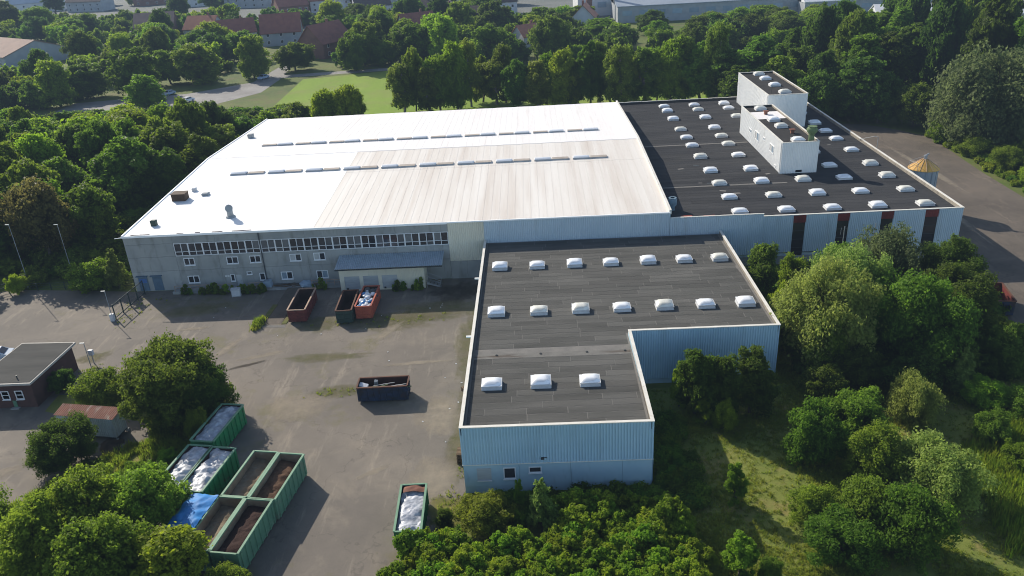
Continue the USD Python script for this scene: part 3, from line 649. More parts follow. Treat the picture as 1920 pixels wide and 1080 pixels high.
for a, b in ((.0, 4.71), (4.71, 9.09), (9.09, 13.45), (13.45, 15.93)):
    hs = unary_union([sbox(1.15, 1.4, 2.3, 2.6), sbox(3.38, 1.42, 4.4, 2.6), sbox(5.54, 1.98, 6.6, 2.6)])
    put(wing, 'concrete_panel', wall_panel(sbox(a + .012, .72, b - .012, 2.97).difference(hs), .03, .2), 'concrete_pale')
    put(wing, 'plinth_panel', wall_panel(sbox(a + .012, -.4, b - .012, .70), .05, .2), 'concrete_pale')
put(wing, 'ledge', MB().box(-.06, 16.0, -.07, .02, 2.98, 3.05), 'coping')
put(wing, 'inner_wall', MB().box(.1, 15.8, .26, .4, -.4, 6.2), 'dark_steel'); put(wing, 'side_wall', MB().box(.0, .2, .42, 44.8, -.4, 2.98), 'concrete_pale')
put(wing, 'side_wall', MB().box(15.8, 15.94, .06, 16.5, -.6, 6.2), 'concrete_pale'); put(wing, 'side_wall', MB().box(15.95, 30.9, 16.46, 16.6, -.6, 5.8), 'concrete_pale'); put(wing, 'side_wall', MB().box(30.75, 30.93, 16.62, 44.4, -.6, 5.0), 'concrete_pale')
w = put(wing, 'window', MB().box(1.12, 2.33, 0.0, .1, 1.38, 2.61), 'shutter', 'window closed by a pale roller blind'); put(w, 'sill', MB().box(1.1, 2.35, -.1, -.002, 1.3, 1.37), 'window_frame')
window(wing, 3.36, 4.42, 1.42, 2.61, .03, 1, ((0, 1),), .09, label='dark open window')
window(wing, 5.52, 6.62, 1.97, 2.61, .03, 1, ((0, 1),), .09)
put(wing, 'wall_lamp', MB().box(6.6, 6.85, -.2, -.05, 3.45, 3.62).tube((6.85, -.1, 3.6), (7.1, -.1, 3.6), .03), 'dark_steel')
for y in (33.7, 18.2):
    put(wing, 'wall_light', MB().box(-.75, -.2, y - .12, y + .12, zc(y) - .95, zc(y) - .8).tube((-.3, y, zc(y) - .9), (.0, y, zc(y) - .95), .04), 'white_paint')
k = 0
for y, xs in ((35.6, [2.3, 6.9, 11.5, 15.95, 20.5, 24.9, 29.2]), (22.5, [2.3, 6.9, 11.4, 15.85, 20.4, 24.8, 29.05]), (7.3, [2.38, 6.84, 11.27])):
    for x in xs:
        skylight(wing, x, y, zr(y), 1.75, 1.45, .34, -.029, vent=(k in (0, 2, 4, 7, 9, 11, 13, 15))); k += 1

# ------------------------------------------------------------------ dark roofed hall on the right
DX0, DX1, DY0, DY1, DZ = 25.0, 63.0, 45.2, 117.0, 7.0
dark = thing('dark_roofed_hall', 'wide flat roofed hall with black felt roof and rows of white domes', 'factory hall', (DX0, DY0, 0))
ZR = 6.55
droof = put(dark, 'roof', MB().box(DX0 + .05, DX1 - .2, DY0 + .2, DY1 - .2, 6.2, ZR), 'felt_dark')
felt(dark, droof, sbox(DX0 + .35, DY0 + .35, DX1 - .4, DY1 - .4), lambda y: ZR, 1.15, (8, 15), 'felt_dark', seed=11)
for y in (60.0, 83.0):
    put(droof, 'gully', MB().box(DX0 + .4, 44.5, y - .22, y + .22, ZR + .014, ZR + .018), 'felt_seam', 'pale seam across the dark roof')
for i in range(16):
    x, y, sx = R.uniform(28, 61), R.uniform(47, 80), R.uniform(.5, 1.1)
    put(droof, 'felt_patch', MB().cbox((x, y, ZR + .017), (sx, sx * .5, .006), R.uniform(-.4, .4)), 'felt_seam' if i % 3 else 'dark_steel')
strips = [(41.0, 42.58), (46.77, 48.28), (52.46, 54.0), (58.16, 59.82)]
edges = [36.95] + [q for s in strips for q in s] + [DX1]
for a, b in zip(edges[0::2], edges[1::2]):
    put(dark, 'cladding', corrugated(a, DY0 - .03, b, DY0 - .03, 1.72, DZ - .03, DZ - .03, .25, .045), 'cladding')
put(dark, 'cladding', corrugated(24.7, DY0 - .33, 36.94, DY0 - .33, 1.72, 7.47, 7.47, .25, .045), 'cladding', 'taller cladding panel next to the white hall')
put(dark, 'panel_coping', MB().box(24.66, 36.98, DY0 - .42, DY0 - .2, 7.46, 7.53), 'coping'); put(dark, 'panel_side', MB().box(36.9, 36.96, DY0 - .33, DY0 - .03, 1.7, 7.46), 'cladding')
put(dark, 'panel_back', MB().box(24.7, 36.9, DY0 - .3, DY0 - .2, 1.7, 7.45), 'cladding')
for a, b in strips:
    s = put(dark, 'window_strip', MB().box(a + .02, b - .02, DY0 + .02, DY0 + .08, 1.2, 5.9), 'black_glass', 'tall dark window strip below a red panel')
    for z in (2.3, 3.5, 4.7):
        put(s, 'mullion', MB().box(a + .02, b - .02, DY0 - .02, DY0 + .018, z, z + .06), 'dark_steel')
    r = put(dark, 'red_panel', MB().box(a - .02, b + .02, DY0 - .1, DY0 - .0, 5.92, 6.96), 'red_panel')
    for j in range(4):
        put(r, 'rib', MB().box(a + .12 + j * .38, a + .2 + j * .38, DY0 - .13, DY0 - .102, 6.0, 6.9), 'red_panel')
put(dark, 'front_wall', MB().box(DX0, DX1 - .05, DY0 + .1, DY0 + .25, 0, 6.9), 'cladding'); put(dark, 'plinth', MB().box(31.4, DX1 - .02, DY0 - .02, DY0 + .09, -.3, 1.18), 'concrete')
put(dark, 'plinth_trim', MB().box(31.4, DX1 + .02, DY0 - .06, DY0 - .0, 1.64, 1.7), 'dark_steel')
put(dark, 'cladding', corrugated(DX1, DY0, DX1, DY1, .6, DZ - .03, DZ - .03, .25, .045, (1, 0)), 'cladding_white')
put(dark, 'side_wall', MB().box(DX1 - .15, DX1 - .003, DY0 + .26, DY1, 0, 6.9), 'cladding_white'); put(dark, 'back_wall', MB().box(DX0, DX1 - .16, DY1 - .15, DY1, 0, 6.95), 'cladding_white')
put(dark, 'coping', MB().box(36.99, DX1 + .08, DY0 - .1, DY0 + .2, DZ - .028, DZ + .05), 'coping')
put(dark, 'coping', MB().box(DX1 - .2, DX1 + .08, DY0 + .202, DY1 + .05, DZ - .028, DZ + .05), 'coping')
put(dark, 'coping', MB().box(DX0, DX1 - .202, DY1 - .2, DY1 + .05, DZ - .028, DZ + .05), 'coping')
put(dark, 'upstand', MB().box(DX1 - .26, DX1 - .155, DY0 + .27, DY1 - .21, 6.3, DZ - .03), 'coping_inner'); put(dark, 'upstand', MB().box(DX0 + .2, DX1 - .27, DY1 - .3, DY1 - .205, 6.3, DZ - .03), 'felt_tower')
put(dark, 'upstand', MB().box(DX0 + .2, DX1 - .27, DY0 + .202, DY0 + .3, 6.3, DZ - .03), 'coping_inner')
ROWS = [48.2, 54.3, 60.7, 67.0, 74.9, 82.0, 87.4, 93.3, 101.5, 108.5, 112.7]
k = 0
for i, x in enumerate((34.65, 40.9, 47.05, 53.1, 59.4)):
    for j, y in enumerate(ROWS):
        if (i == 2 and 63 < y < 91) or (i == 3 and y > 91) or (i == 4 and y > 103):
            continue
        skylight(dark, x, y, ZR, 1.95, 1.4, .24, vent=(k * 7 % 5 in (1, 3))); k += 1
put(dark, 'roof_ladder', MB().tube((62.6, 80.2, 6.9), (62.9, 74.9, 8.75), .05).tube((62.9, 74.9, 8.75), (63.3, 74.4, 8.75), .05).tube((63.3, 74.4, 8.75), (63.3, 74.4, 6.2), .05).tube((63.3, 74.4, 6.3), (63.1, 73.6, 6.3), .05), 'steel', 'thin bent steel pipe over the right roof edge')

for nm, X0, X1, Y0, Y1, ZT, lab, cat in (('penthouse', 44.7, 50.2, 64.3, 89.6, 11.4, 'lower white rooftop block with small windows and a green cowl', 'rooftop block'),
                                         ('rooftop_tower', 50.0, 57.1, 91.7, 114.0, 12.6, 'taller windowless white block at the back of the dark roof', 'rooftop block')):
    t = thing(nm, lab, cat, (X0, Y0, ZR))
    wl = .25
    put(t, 'front_wall', corrugated(X0, Y0, X1, Y0, ZR, ZT, ZT, .25, .03), 'cladding_white'); put(t, 'side_wall', corrugated(X0, Y1, X0, Y0, ZR, ZT, ZT, .25, .03, (-1, 0)), 'cladding_white')
    put(t, 'side_wall', corrugated(X1, Y0, X1, Y1, ZR, ZT, ZT, .25, .03, (1, 0)), 'cladding_white'); put(t, 'back_wall', MB().box(X0 + .01, X1 - .01, Y1 - .1, Y1, ZR, ZT), 'cladding_white')
    put(t, 'core', MB().box(X0 + .02, X1 - .02, Y0 + .02, Y1 - .11, ZR, ZT - .4), 'felt_tower')
    r = put(t, 'roof', MB().box(X0 + .2, X1 - .2, Y0 + .2, Y1 - .25, ZT - .398, ZT - .28), 'felt_tower')
    put(t, 'coping', MB().box(X0 - .06, X1 + .06, Y0 - .06, Y0 + .16, ZT - .02, ZT + .05), 'coping'); put(t, 'coping', MB().box(X1 - .16, X1 + .06, Y0 + .162, Y1 + .02, ZT - .02, ZT + .05), 'coping')
    put(t, 'coping', MB().box(X0 - .06, X0 + .16, Y0 + .162, Y1 + .02, ZT - .02, ZT + .05), 'coping'); put(t, 'coping', MB().box(X0 + .162, X1 - .162, Y1 - .2, Y1 + .02, ZT - .02, ZT + .05), 'coping')
    put(t, 'upstand', MB().box(X1 - .2, X1 - .05, Y0 + .2, Y1 - .25, ZT - .4, ZT - .022), 'coping_inner'); put(t, 'upstand', MB().box(X0 + .05, X0 + .19, Y0 + .2, Y1 - .25, ZT - .4, ZT - .022), 'coping_inner')
    put(t, 'upstand', MB().box(X0 + .2, X1 - .2, Y1 - .245, Y1 - .105, ZT - .4, ZT - .022), 'felt_tower')
    put(t, 'downpipe', MB().tube((X0 - .1, Y0 + .25, ZR), (X0 - .1, Y0 + .25, ZT - .1), .06), 'cladding_white')
    if nm == 'penthouse':
        put(r, 'white_patch', MB().box(X0 + .25, X1 - .25, 80.4, 85.6, ZT - .278, ZT - .272), 'roof_back', 'square patch of white coating')
        for y0, y1, z0, z1, c in ((81.6, 83.2, 8.35, 9.05, 2), (76.9, 79.4, 8.15, 9.6, 2), (73.45, 74.4, 9.2, 9.75, 1), (68.3, 70.6, 8.5, 9.75, 2), (66.6, 67.4, 6.85, 7.2, 1)):
            window(t, y0, y1, z0, z1, X0 - .06, c, ((0, 1),), .12, ('pane_sky', 'blind'), False, .05, 'x')
        put(t, 'grille', MB().box(47.0, 47.96, Y0 - .06, Y0 - .035, 6.72, 7.05), 'black_glass')
        for y in (87.3, 79.0, 74.7, 65.9):
            skylight(t, 47.45, y, ZT - .28, 1.75, 1.45, .3)
    else:
        for y in (113.0, 107.4, 101.0, 94.4):
            if y < 113.5:
                skylight(t, 53.7, min(y, 112.3), ZT - .28, 1.9, 1.5, .3)
        put(t, 'aerial', MB().tube((50.6, 92.0, ZT), (50.6, 92.0, ZT + 1.6), .03), 'dark_steel')
zt = 11.12
t = thing('green_cowl', 'fat moss green exhaust cowl at front corner of the rooftop block', 'roof vent', (49.35, 65.6, zt))
put(t, 'pipe', MB().lathe([(.42, zt), (.42, zt + 1.1), (.5, zt + 1.15)], (49.35, 65.6, 0), 16), 'vent_green', smooth=40)
put(t, 'cowl', MB().lathe([(.5, zt + 1.152), (.78, zt + 1.5), (.82, zt + 1.85), (.62, zt + 2.2), (.7, zt + 2.3), (.02, zt + 2.24)], (49.35, 65.6, 0), 16), 'vent_green', smooth=40)
for x, y, lab in ((47.4, 83.6, 'small rusty red vent on the white roof patch of the rooftop block'), (48.0, 70.6, 'small rusty brown vent between two domes of the rooftop block')):
    t = thing('rusty_vent', lab, 'roof vent', (x, y, zt))
    put(t, 'pipe', MB().box(x - .25, x + .25, y - .25, y + .25, zt, zt + .5), 'vent_rust'); put(t, 'cap', MB().box(x - .4, x + .4, y - .4, y + .4, zt + .502, zt + .66), 'vent_rust')
t = thing('pot_vent', 'blue grey pot shaped vent where the dark roof meets the white roof', 'roof vent', (25.8, 50.2, ZR))
put(t, 'pot', MB().lathe([(.35, ZR), (.35, ZR + .5), (.6, ZR + .8), (.62, ZR + 1.5), (.45, ZR + 1.75)], (25.9, 50.4, 0), 16), 'vent_blue', smooth=40); put(t, 'rim', MB().lathe([(.45, ZR + 1.752), (.55, ZR + 1.8), (.3, ZR + 1.8)], (25.9, 50.4, 0), 16), 'vent_blue')
for x, y, lab in ((30.2, 46.3, 'low red box lying on the dark roof front edge'), (27.2, 46.5, 'smaller red box near the white hall on the dark roof edge')):
    t = thing('red_box', lab, 'box', (x, y, ZR + .02))
    put(t, 'body', MB().box(x - .7, x + .7, y - .35, y + .35, ZR + .02, ZR + .35), 'vent_rust'); put(t, 'lid', MB().box(x - .74, x + .74, y - .39, y + .39, ZR + .352, ZR + .4), 'orange_red')

# ------------------------------------------------------------------ loading bay against the white hall
bay = thing('loading_bay', 'cream loading bay with three roller doors under a blue grey canopy', 'loading bay', (-19.6, 42.3, 0))
dz0, dz1 = .22, 2.12
dh = unary_union([sbox(a, dz0, b, dz1) for a, b in ((-19.0, -16.95), (-16.45, -14.42), (-13.92, -11.85))])
put(bay, 'front_wall', wall_panel(sbox(-19.6, 0, -12.0 + .35, 3.35).difference(dh), 42.3, .1), 'cladding_cream')
put(bay, 'front_cladding', corrugated(-11.64, 42.3, -8.2, 42.3, 0, 3.35, 3.35, .22, .03), 'cladding_cream')
put(bay, 'side_wall', corrugated(-8.2, 42.3, -8.2, 44.9, 0, 3.35, 3.9, .22, .03, (1, 0)), 'cladding_cream'); put(bay, 'side_wall', MB().box(-19.6, -19.5, 42.41, 44.9, 0, 3.4), 'cladding_cream')
for a, b in ((-19.0, -16.95), (-16.45, -14.42), (-13.92, -11.85)):
    d = put(bay, 'roller_door', MB().box(a + .01, b - .01, 42.36, 42.4, dz0, dz1), 'shutter')
    for j in range(6):
        z = dz0 + .02 + j * .315
        put(d, 'slat', MB().box(a + .015, b - .015, 42.33, 42.358, z, z + .29), 'shutter')
    put(d, 'bumper', MB().box(a + .2, a + .45, 42.18, 42.29, .25, .45), 'dark_steel')
can = MB()
n = 56; xs = np.linspace(-19.9, -5.6, n * 4 + 1); off = np.tile([0, 0, .09, .09], n).tolist() + [0]
v = np.vstack([np.c_[xs, np.full(len(xs), 41.45), 3.55 + np.array(off)], np.c_[xs, np.full(len(xs), 44.92), 4.12 + np.array(off)]])
i = np.arange(len(xs) - 1); k = len(xs)
can.add(v, np.vstack([np.c_[i, i + 1, k + i + 1], np.c_[i, k + i + 1, k + i]])); can.add(v - [0, 0, .02], np.vstack([np.c_[i, k + i + 1, i + 1], np.c_[i, k + i, k + i + 1]]))
put(bay, 'canopy', can, 'zinc', 'ribbed blue grey canopy sheet'); put(bay, 'canopy_beam', MB().box(-19.9, -5.6, 41.42, 41.52, 3.36, 3.52), 'dark_steel'); put(bay, 'canopy_beam', MB().box(-8.18, -5.7, 43.0, 43.1, 3.55, 3.72), 'dark_steel')
st = thing('steel_stair', 'small grey steel stair beside the loading bay', 'stairs', (-6.5, 42.6, 0))
for j in range(4):
    put(st, 'tread', MB().box(-7.9 + j * .42, -7.5 + j * .42, 42.3, 43.4, .72 - j * .2, .76 - j * .2), 'steel')
for y in (42.28, 43.42):
    put(st, 'rail', MB().tube((-7.9, y, 1.7), (-6.1, y, .95), .035).tube((-7.9, y, .0), (-7.9, y, 1.7), .03).tube((-6.1, y, 0), (-6.1, y, .95), .03), 'steel')
    put(st, 'stringer', MB().hexa([(-7.9, y - .03, .55), (-6.2, y - .03, -.0), (-6.2, y + .03, -.0), (-7.9, y + .03, .55), (-7.9, y - .03, .8), (-6.2, y - .03, .2), (-6.2, y + .03, .2), (-7.9, y + .03, .8)]), 'steel')
pl = thing('dock_platform', 'low concrete dock along the grey wall with a pale railing', 'platform', (-43.0, 43.6, 0))
for j in range(11):
    a = -43.2 + j * 2.14
    put(pl, 'slab', MB().box(a, a + 2.12, 43.55, 44.95, 0, .34), 'concrete')
for a, b in ((-42.8, -34.9), (-32.6, -30.4), (-23.9, -19.7)):
    m_ = MB().tube((a, 43.65, 1.2), (b, 43.65, 1.2), .035).tube((a, 43.65, .8), (b, 43.65, .8), .025)
    put(pl, 'railing', m_, 'rim_pale')
    q = a
    while q <= b + .01:
        put(pl, 'post', MB().box(q - .03, q + .03, 43.62, 43.68, .34, 1.2), 'rim_pale'); q += (b - a) / max(1, round((b - a) / 1.15))
rp = thing('dock_ramp', 'narrow asphalt ramp with mossy edges leading up to the dock', 'ramp', (-26.4, 36, 0))
put(rp, 'ramp_surface', MB().hexa([(-27.6, 33.4, -.05), (-25.4, 33.4, -.05), (-25.0, 43.5, -.05), (-27.2, 43.5, -.05), (-27.6, 33.4, .02), (-25.4, 33.4, .02), (-25.0, 43.5, .34), (-27.2, 43.5, .34)]), 'asphalt_right')
for xa, xb in ((-28.35, -27.62), (-25.38, -24.7)):
    put(rp, 'verge', MB().hexa([(xa, 33.2, -.05), (xb, 33.2, -.05), (xb + .4, 38.6, -.05), (xa + .4, 38.6, -.05), (xa + .1, 33.3, .09), (xb, 33.3, .07), (xb + .4, 38.6, .22), (xa + .5, 38.6, .24)]), 'verge_moss')
put(rp, 'kerb', MB().hexa([(-28.6, 32.6, -.05), (-24.4, 32.2, -.05), (-24.6, 33.15, -.05), (-28.4, 33.2, -.05), (-28.4, 32.75, .035), (-24.6, 32.4, .035), (-24.8, 33.0, .035), (-28.3, 33.1, .035)]), 'felt_seam')
t = thing('wrapped_bale', 'pale blue sheet wrapped pallet on the dock by the downpipe', 'wrapped pallet', (-30.2, 44.0, .34))
put(t, 'load', MB().hexa([(-30.9, 43.5, .5), (-29.4, 43.5, .5), (-29.5, 44.6, .5), (-30.8, 44.6, .5), (-30.7, 43.6, 1.25), (-29.6, 43.55, 1.4), (-29.6, 44.5, 1.35), (-30.6, 44.5, 1.2)]), 'pane_sky'); put(t, 'pallet', MB().box(-30.95, -29.35, 43.45, 44.65, .345, .495), 'grey_wood')
for i in range(9):
    x = -29.0 + i * .62
    t = thing('plank_stack', ['long dark planks piled on the dock right of the wrapped pallet', 'weathered boards leaning by the dock wall left of the ramp', 'short dark board pile at the head of the ramp'][i % 3], 'planks', (x, 44.2, .345), R.uniform(-25, 25), 'planks piled along the dock')
    for j in range(3):
        put(t, 'plank', MB().box(-.75 + R.uniform(-.2, .2), .8, -.35 + j * .24, -.15 + j * .24, .0 + j * .06, .055 + j * .06), 'wood' if (i + j) % 2 else 'grey_wood', world_coords=False)
t = thing('white_sheet', 'crumpled pale plastic sheet heap on the dock near the ramp', 'plastic sheet', (-24.7, 44.0, .34))
m_ = trimesh.creation.icosphere(3, 1.0); v = np.array(m_.vertices); v *= (1 + .5 * (meshkit.fbm(v * 2.2 + 5, 4)[:, None] - .5)); v = v * [.95, .6, .75]; v[:, 2] = np.maximum(v[:, 2], 0) ; put(t, 'sheet', (v, np.array(m_.faces)), 'pane_sky', world_coords=False)
t = thing('grey_box', 'pale grey cabinet standing before the dock railing', 'cabinet', (-33.9, 42.3, .012), 8)
put(t, 'body', MB().box(-.6, .6, -.35, .35, 0, 1.0), 'shutter', world_coords=False); put(t, 'lid', MB().box(-.65, .65, -.4, .4, 1.002, 1.07), 'curb', world_coords=False); put(t, 'door', MB().box(-.5, .5, -.375, -.352, .1, .92), 'curb', world_coords=False)

# ------------------------------------------------------------------ skips (open roll-off containers)
def skip_container(label, loc, rz, L, Wd, H, m, rim, inside='rust_inside', group=None, end=None):
    t = thing('skip_container', label, 'skip', loc, rz, group)
    a, b = Wd / 2, L / 2; ta, tb = a * .93, b * .985; z0 = .18
    def side(p, q, nrm):
        p, q, nrm = np.array(p), np.array(q), np.array(nrm) * .06
        return MB().hexa([(*p, z0), (*q, z0), (*(q - nrm), z0), (*(p - nrm), z0), (*(p * 1.0), H), (*q, H), (*(q - nrm), H), (*(p - nrm), H)])
    for s in (-1, 1):
        put(t, 'side_wall', side((s * a, -b), (s * a, b), (s, 0)), m, world_coords=False)
        nr = 8
        for k in range(nr):
            y = -b + .35 + k * (L - .7) / (nr - 1)
            put(t, 'rib', MB().hexa([(s * (a + .0), y - .06, z0), (s * (a + .09), y - .04, z0), (s * (a + .09), y + .04, z0), (s * a, y + .06, z0), (s * a, y - .06, H - .12), (s * (a + .09), y - .04, H - .12), (s * (a + .09), y + .04, H - .12), (s * a, y + .06, H - .12)]), m, world_coords=False)
        put(t, 'rim', MB().box(s * a - .08, s * a + .1, -b, b, H + .002, H + .12), rim, world_coords=False)
    put(t, 'end_wall', side((-a + .062, -b), (a - .062, -b), (0, -1)), end or m, world_coords=False); put(t, 'end_wall', side((-a + .062, b), (a - .062, b), (0, 1)), m, world_coords=False)
    for s in (-1, 1):
        put(t, 'rim', MB().box(-a + .082, a - .082, s * b - .08, s * b + .06, H + .002, H + .11), rim, world_coords=False)
    put(t, 'floor', MB().box(-a + .065, a - .065, -b + .065, b - .065, z0, z0 + .06), inside, world_coords=False)
    lin = MB()
    lin.quad((-a + .066, -b + .066, z0), (-a + .066, b - .066, z0), (-a + .066, b - .066, H), (-a + .066, -b + .066, H)).quad((a - .066, -b + .066, z0), (a - .066, b - .066, z0), (a - .066, b - .066, H), (a - .066, -b + .066, H))
    lin.quad((-a + .066, b - .068, z0), (a - .066, b - .068, z0), (a - .066, b - .068, H), (-a + .066, b - .068, H)).quad((-a + .066, -b + .068, z0), (a - .066, -b + .068, z0), (a - .066, -b + .068, H), (-a + .066, -b + .068, H))
    put(t, 'lining', lin, inside, world_coords=False)
    for s in (-1, 1):
        put(t, 'skid', MB().box(s * .45 - .07, s * .45 + .07, -b + .1, b - .1, 0, z0 - .002), 'dark_steel', world_coords=False)
    put(t, 'door_post', MB().box(-.05, .05, -b - .09, -b - .002, z0 + .1, H - .1), end or m, world_coords=False)
    for z in (H * .35, H * .7):
        put(t, 'door_bar', MB().box(-a + .1, a - .1, -b - .06, -b - .003, z, z + .08).box(-a + .1, -a + .2, -b - .1, -b - .003, z - .1, z + .2), end or m, world_coords=False)
    put(t, 'hook', MB().tube((-.25, b + .1, H * .6), (.25, b + .1, H * .6), .05).tube((-.25, b, H * .4), (-.25, b + .1, H * .6), .04).tube((.25, b, H * .4), (.25, b + .1, H * .6), .04), 'dark_steel', world_coords=False)
    return t


def heap(name, label, cat, loc, rz, L, Wd, h, m, seed=1, rough=.5, crest=.4, n=(18, 42), low=0.0):
    """a lumpy fill lying in a container"""
    X, Y = np.meshgrid(np.linspace(-1, 1, n[0]), np.linspace(-1, 1, n[1]), indexing='ij')
    P = np.stack([X * Wd / 2, Y * L / 2, np.full_like(X, seed * 3.7)], -1)
    Z = h + crest * (1 - X ** 2) * (1 - .6 * Y ** 2) + rough * (meshkit.fbm(P * 1.6, 5, seed) - .5) - low * X
    v = np.stack([P[..., 0], P[..., 1], Z], -1).reshape(-1, 3); a, b = n
    i, j = np.meshgrid(np.arange(a - 1), np.arange(b - 1), indexing='ij'); q = np.stack([i * b + j, (i + 1) * b + j, (i + 1) * b + j + 1, i * b + j + 1], -1).reshape(-1, 4)
    x = thing(name, label, cat, loc, rz)
    put(x, 'heap', (v, np.vstack([q[:, :3], q[:, [0, 2, 3]]])), m, smooth=35, world_coords=False)
    return x


skip_container('maroon empty skip standing beside the ramp', (-23.3, 36.6, .012), 1, 6.3, 2.2, 1.75, 'maroon', 'rim_pale')
skip_container('dark green empty skip with rusty inside before the roller doors', (-17.25, 35.6, .012), 2, 5.9, 1.95, 1.8, 'bottle_green', 'rust_rim')
sk = skip_container('orange red skip filled with rubbish bags before the roller doors', (-14.85, 36.6, .012), -1, 6.0, 2.0, 1.8, 'orange_red', 'orange_red')
rb = random.Random(21)
for i in range(46):
    x, y = rb.uniform(-.75, .75), rb.uniform(-2.7, 2.5)
    m_ = trimesh.creation.icosphere(2, 1.0); v = np.array(m_.vertices); v *= (1 + .55 * (meshkit.fbm(v * 1.8 + i * 9.1, 3)[:, None] - .5))
    s = rb.uniform(.2, .42); v = v * [s, s * rb.uniform(.8, 1.5), s * .7] + [x - 14.85, y + 36.6, 1.35 + rb.uniform(0, .35)]
    c = 'bag_dark' if y > 1.0 and rb.random() < .75 else ('bag_blue' if (x < -.2 and y < -1.2) or rb.random() < .12 else 'bag_white')
    path = put('/World', 'rubbish_bag', (v, np.array(m_.faces)), c, smooth=60)
    tag(path, {'bag_dark': 'dark rubbish bag in the rear of the orange red skip', 'bag_blue': 'blue rubbish bag in the orange red skip', 'bag_white': 'white rubbish bag in the orange red skip'}[c], 'rubbish bag', 'rubbish bags filling the orange red skip')
skip_container('rusty dark blue skip standing alone in the yard holding scrap', (-9.5, 15.75, .012), 91, 5.2, 1.95, 1.75, 'navy', 'rust_rim')
heap('scrap_bed', 'dark jumble of scrap in the bottom of the lone blue skip', 'scrap', (-9.5, 15.75, .2), 91, 4.9, 1.7, .6, 'bag_dark', 4, .6, .2)
for i in range(7):
    x, y, an = -11.3 + i * .62, 15.5 + rb.uniform(-.3, .5), rb.uniform(-.35, .35)
    t = thing('scrap_bar', 'pale metal bar lying across the lone blue skip' if i % 2 else 'greenish metal bar lying across the lone blue skip', 'scrap metal', (x, y, 1.25), math.degrees(an), 'metal bars in the lone blue skip')
    put(t, 'bar', MB().cbox((0, 0, .1 + .05 * i % .2), (2.2, .08, .07), 0, 0, rb.uniform(-.08, .08)), 'steel' if i % 2 else 'vent_green', world_coords=False)
for x, y, sx, sy, mm, lab in ((-11.6, 15.9, .9, .55, 'bag_white', 'white crumpled panel at the left end of the lone blue skip'), (-11.2, 15.3, .7, .3, 'bag_white', 'small white board at the left end of the lone blue skip'), (-7.6, 15.25, .55, .3, 'white_paint', 'small white box at the right end of the lone blue skip'), (-10.35, 16.2, .35, .3, 'vent_grey', 'grey upright machine part in the lone blue skip')):
    t = thing('scrap_piece', lab, 'scrap', (x, y, 1.15), rb.uniform(-30, 30))
    put(t, 'piece', MB().cbox((0, 0, .2), (sx, sy, .3 if mm != 'vent_grey' else 1.0), 0, .25, .2), mm, world_coords=False)

GRP = 'green skips parked side by side at lower left'
Q = -8.5
specs = [('green skip with grey white load, rearmost at the bush', (-24.35, 8.9), 'green_paint', 'white'), ('green skip with white load, left one of the middle pair', (-25.1, 2.2), 'green_paint', 'white2'), ('green skip with white load, right one of the middle pair', (-22.75, 1.75), 'green_paint', 'white3'),
         ('faded green skip half full of pale soil left of the brown one', (-18.6, .9), 'green_faded', 'tan'), ('faded green skip with brown soil nearest to the open yard', (-16.15, .45), 'green_faded', 'brown'),
         ('skip covered by a bright blue tarpaulin behind the trees', (-22.05, -4.9), 'green_faded', 'tarp'), ('faded green skip with tan soil beside the blue tarpaulin', (-19.7, -5.25), 'green_faded', 'tan2'), ('faded green skip with black soil at the front of the group', (-17.25, -5.65), 'green_faded', 'black')]
for lab, (x, y), mm, ld in specs:
    skip_container(lab, (x, y, .012), Q, 6.1, 2.3, 2.2, mm, 'rim_green', 'sand_tan' if ld in ('tan', 'tan2', 'brown', 'black') else 'rust_inside', GRP)
    kw = dict(loc=(x, y, .012), rz=Q, L=5.9, Wd=2.1)
    if ld.startswith('white'):
        heap('film_load', {'white': 'grey white plastic load in the rearmost green skip', 'white2': 'white plastic load in the left one of the middle green skips', 'white3': 'white plastic load in the right one of the middle green skips'}[ld], 'plastic load', h=1.95, m='white_film', seed=len(ld) + int(x * -3), rough=.9, crest=.3, **kw)
    elif ld == 'tarp':
        heap('tarpaulin', 'bright blue tarpaulin drawn over a skip', 'tarpaulin', loc=(x, y, .012), rz=Q, L=6.2, Wd=2.5, h=2.34, m='tarp_blue', seed=2, rough=.45, crest=.2)
    else:
        heap('soil_load', {'tan': 'pale soil heap in the left faded skip of the rear pair', 'brown': 'brown soil heap in the skip nearest to the open yard', 'tan2': 'tan soil heap beside the blue tarpaulin', 'black': 'black soil heap in the front skip'}[ld], 'soil', h={'tan': 1.2, 'brown': 1.35, 'tan2': 1.2, 'black': 1.5}[ld],
             m={'tan': 'sand_tan', 'brown': 'soil_brown', 'tan2': 'sand_tan', 'black': 'soil_black'}[ld], seed=int(-x), rough=.5, crest=.25, low={'tan': .3, 'brown': .3}.get(ld, 0.1), **kw)
skip_container('bright green skip with red brown rear end at the bottom of the yard', (-4.05, -3.9, .012), 2, 5.6, 2.1, 2.0, 'green_paint', 'rim_green')
heap('film_load', 'white plastic load in the skip at the bottom of the yard', 'plastic load', (-4.05, -4.2, .012), 2, 4.7, 1.9, 1.75, 'white_film', 9, .7, .25)
heap('red_load', 'red brown scrap at the rear of the skip at the bottom of the yard', 'scrap', (-4.0, -1.62, .012), 2, .85, 1.9, 2.0, 'vent_rust', 12, .4, .1, (12, 8))
skip_container('rusty red skip half hidden by trees beside the right road', (60.6, 30.4, .012), -12, 5.0, 2.3, 1.9, 'navy', 'rust_rim', 'maroon')

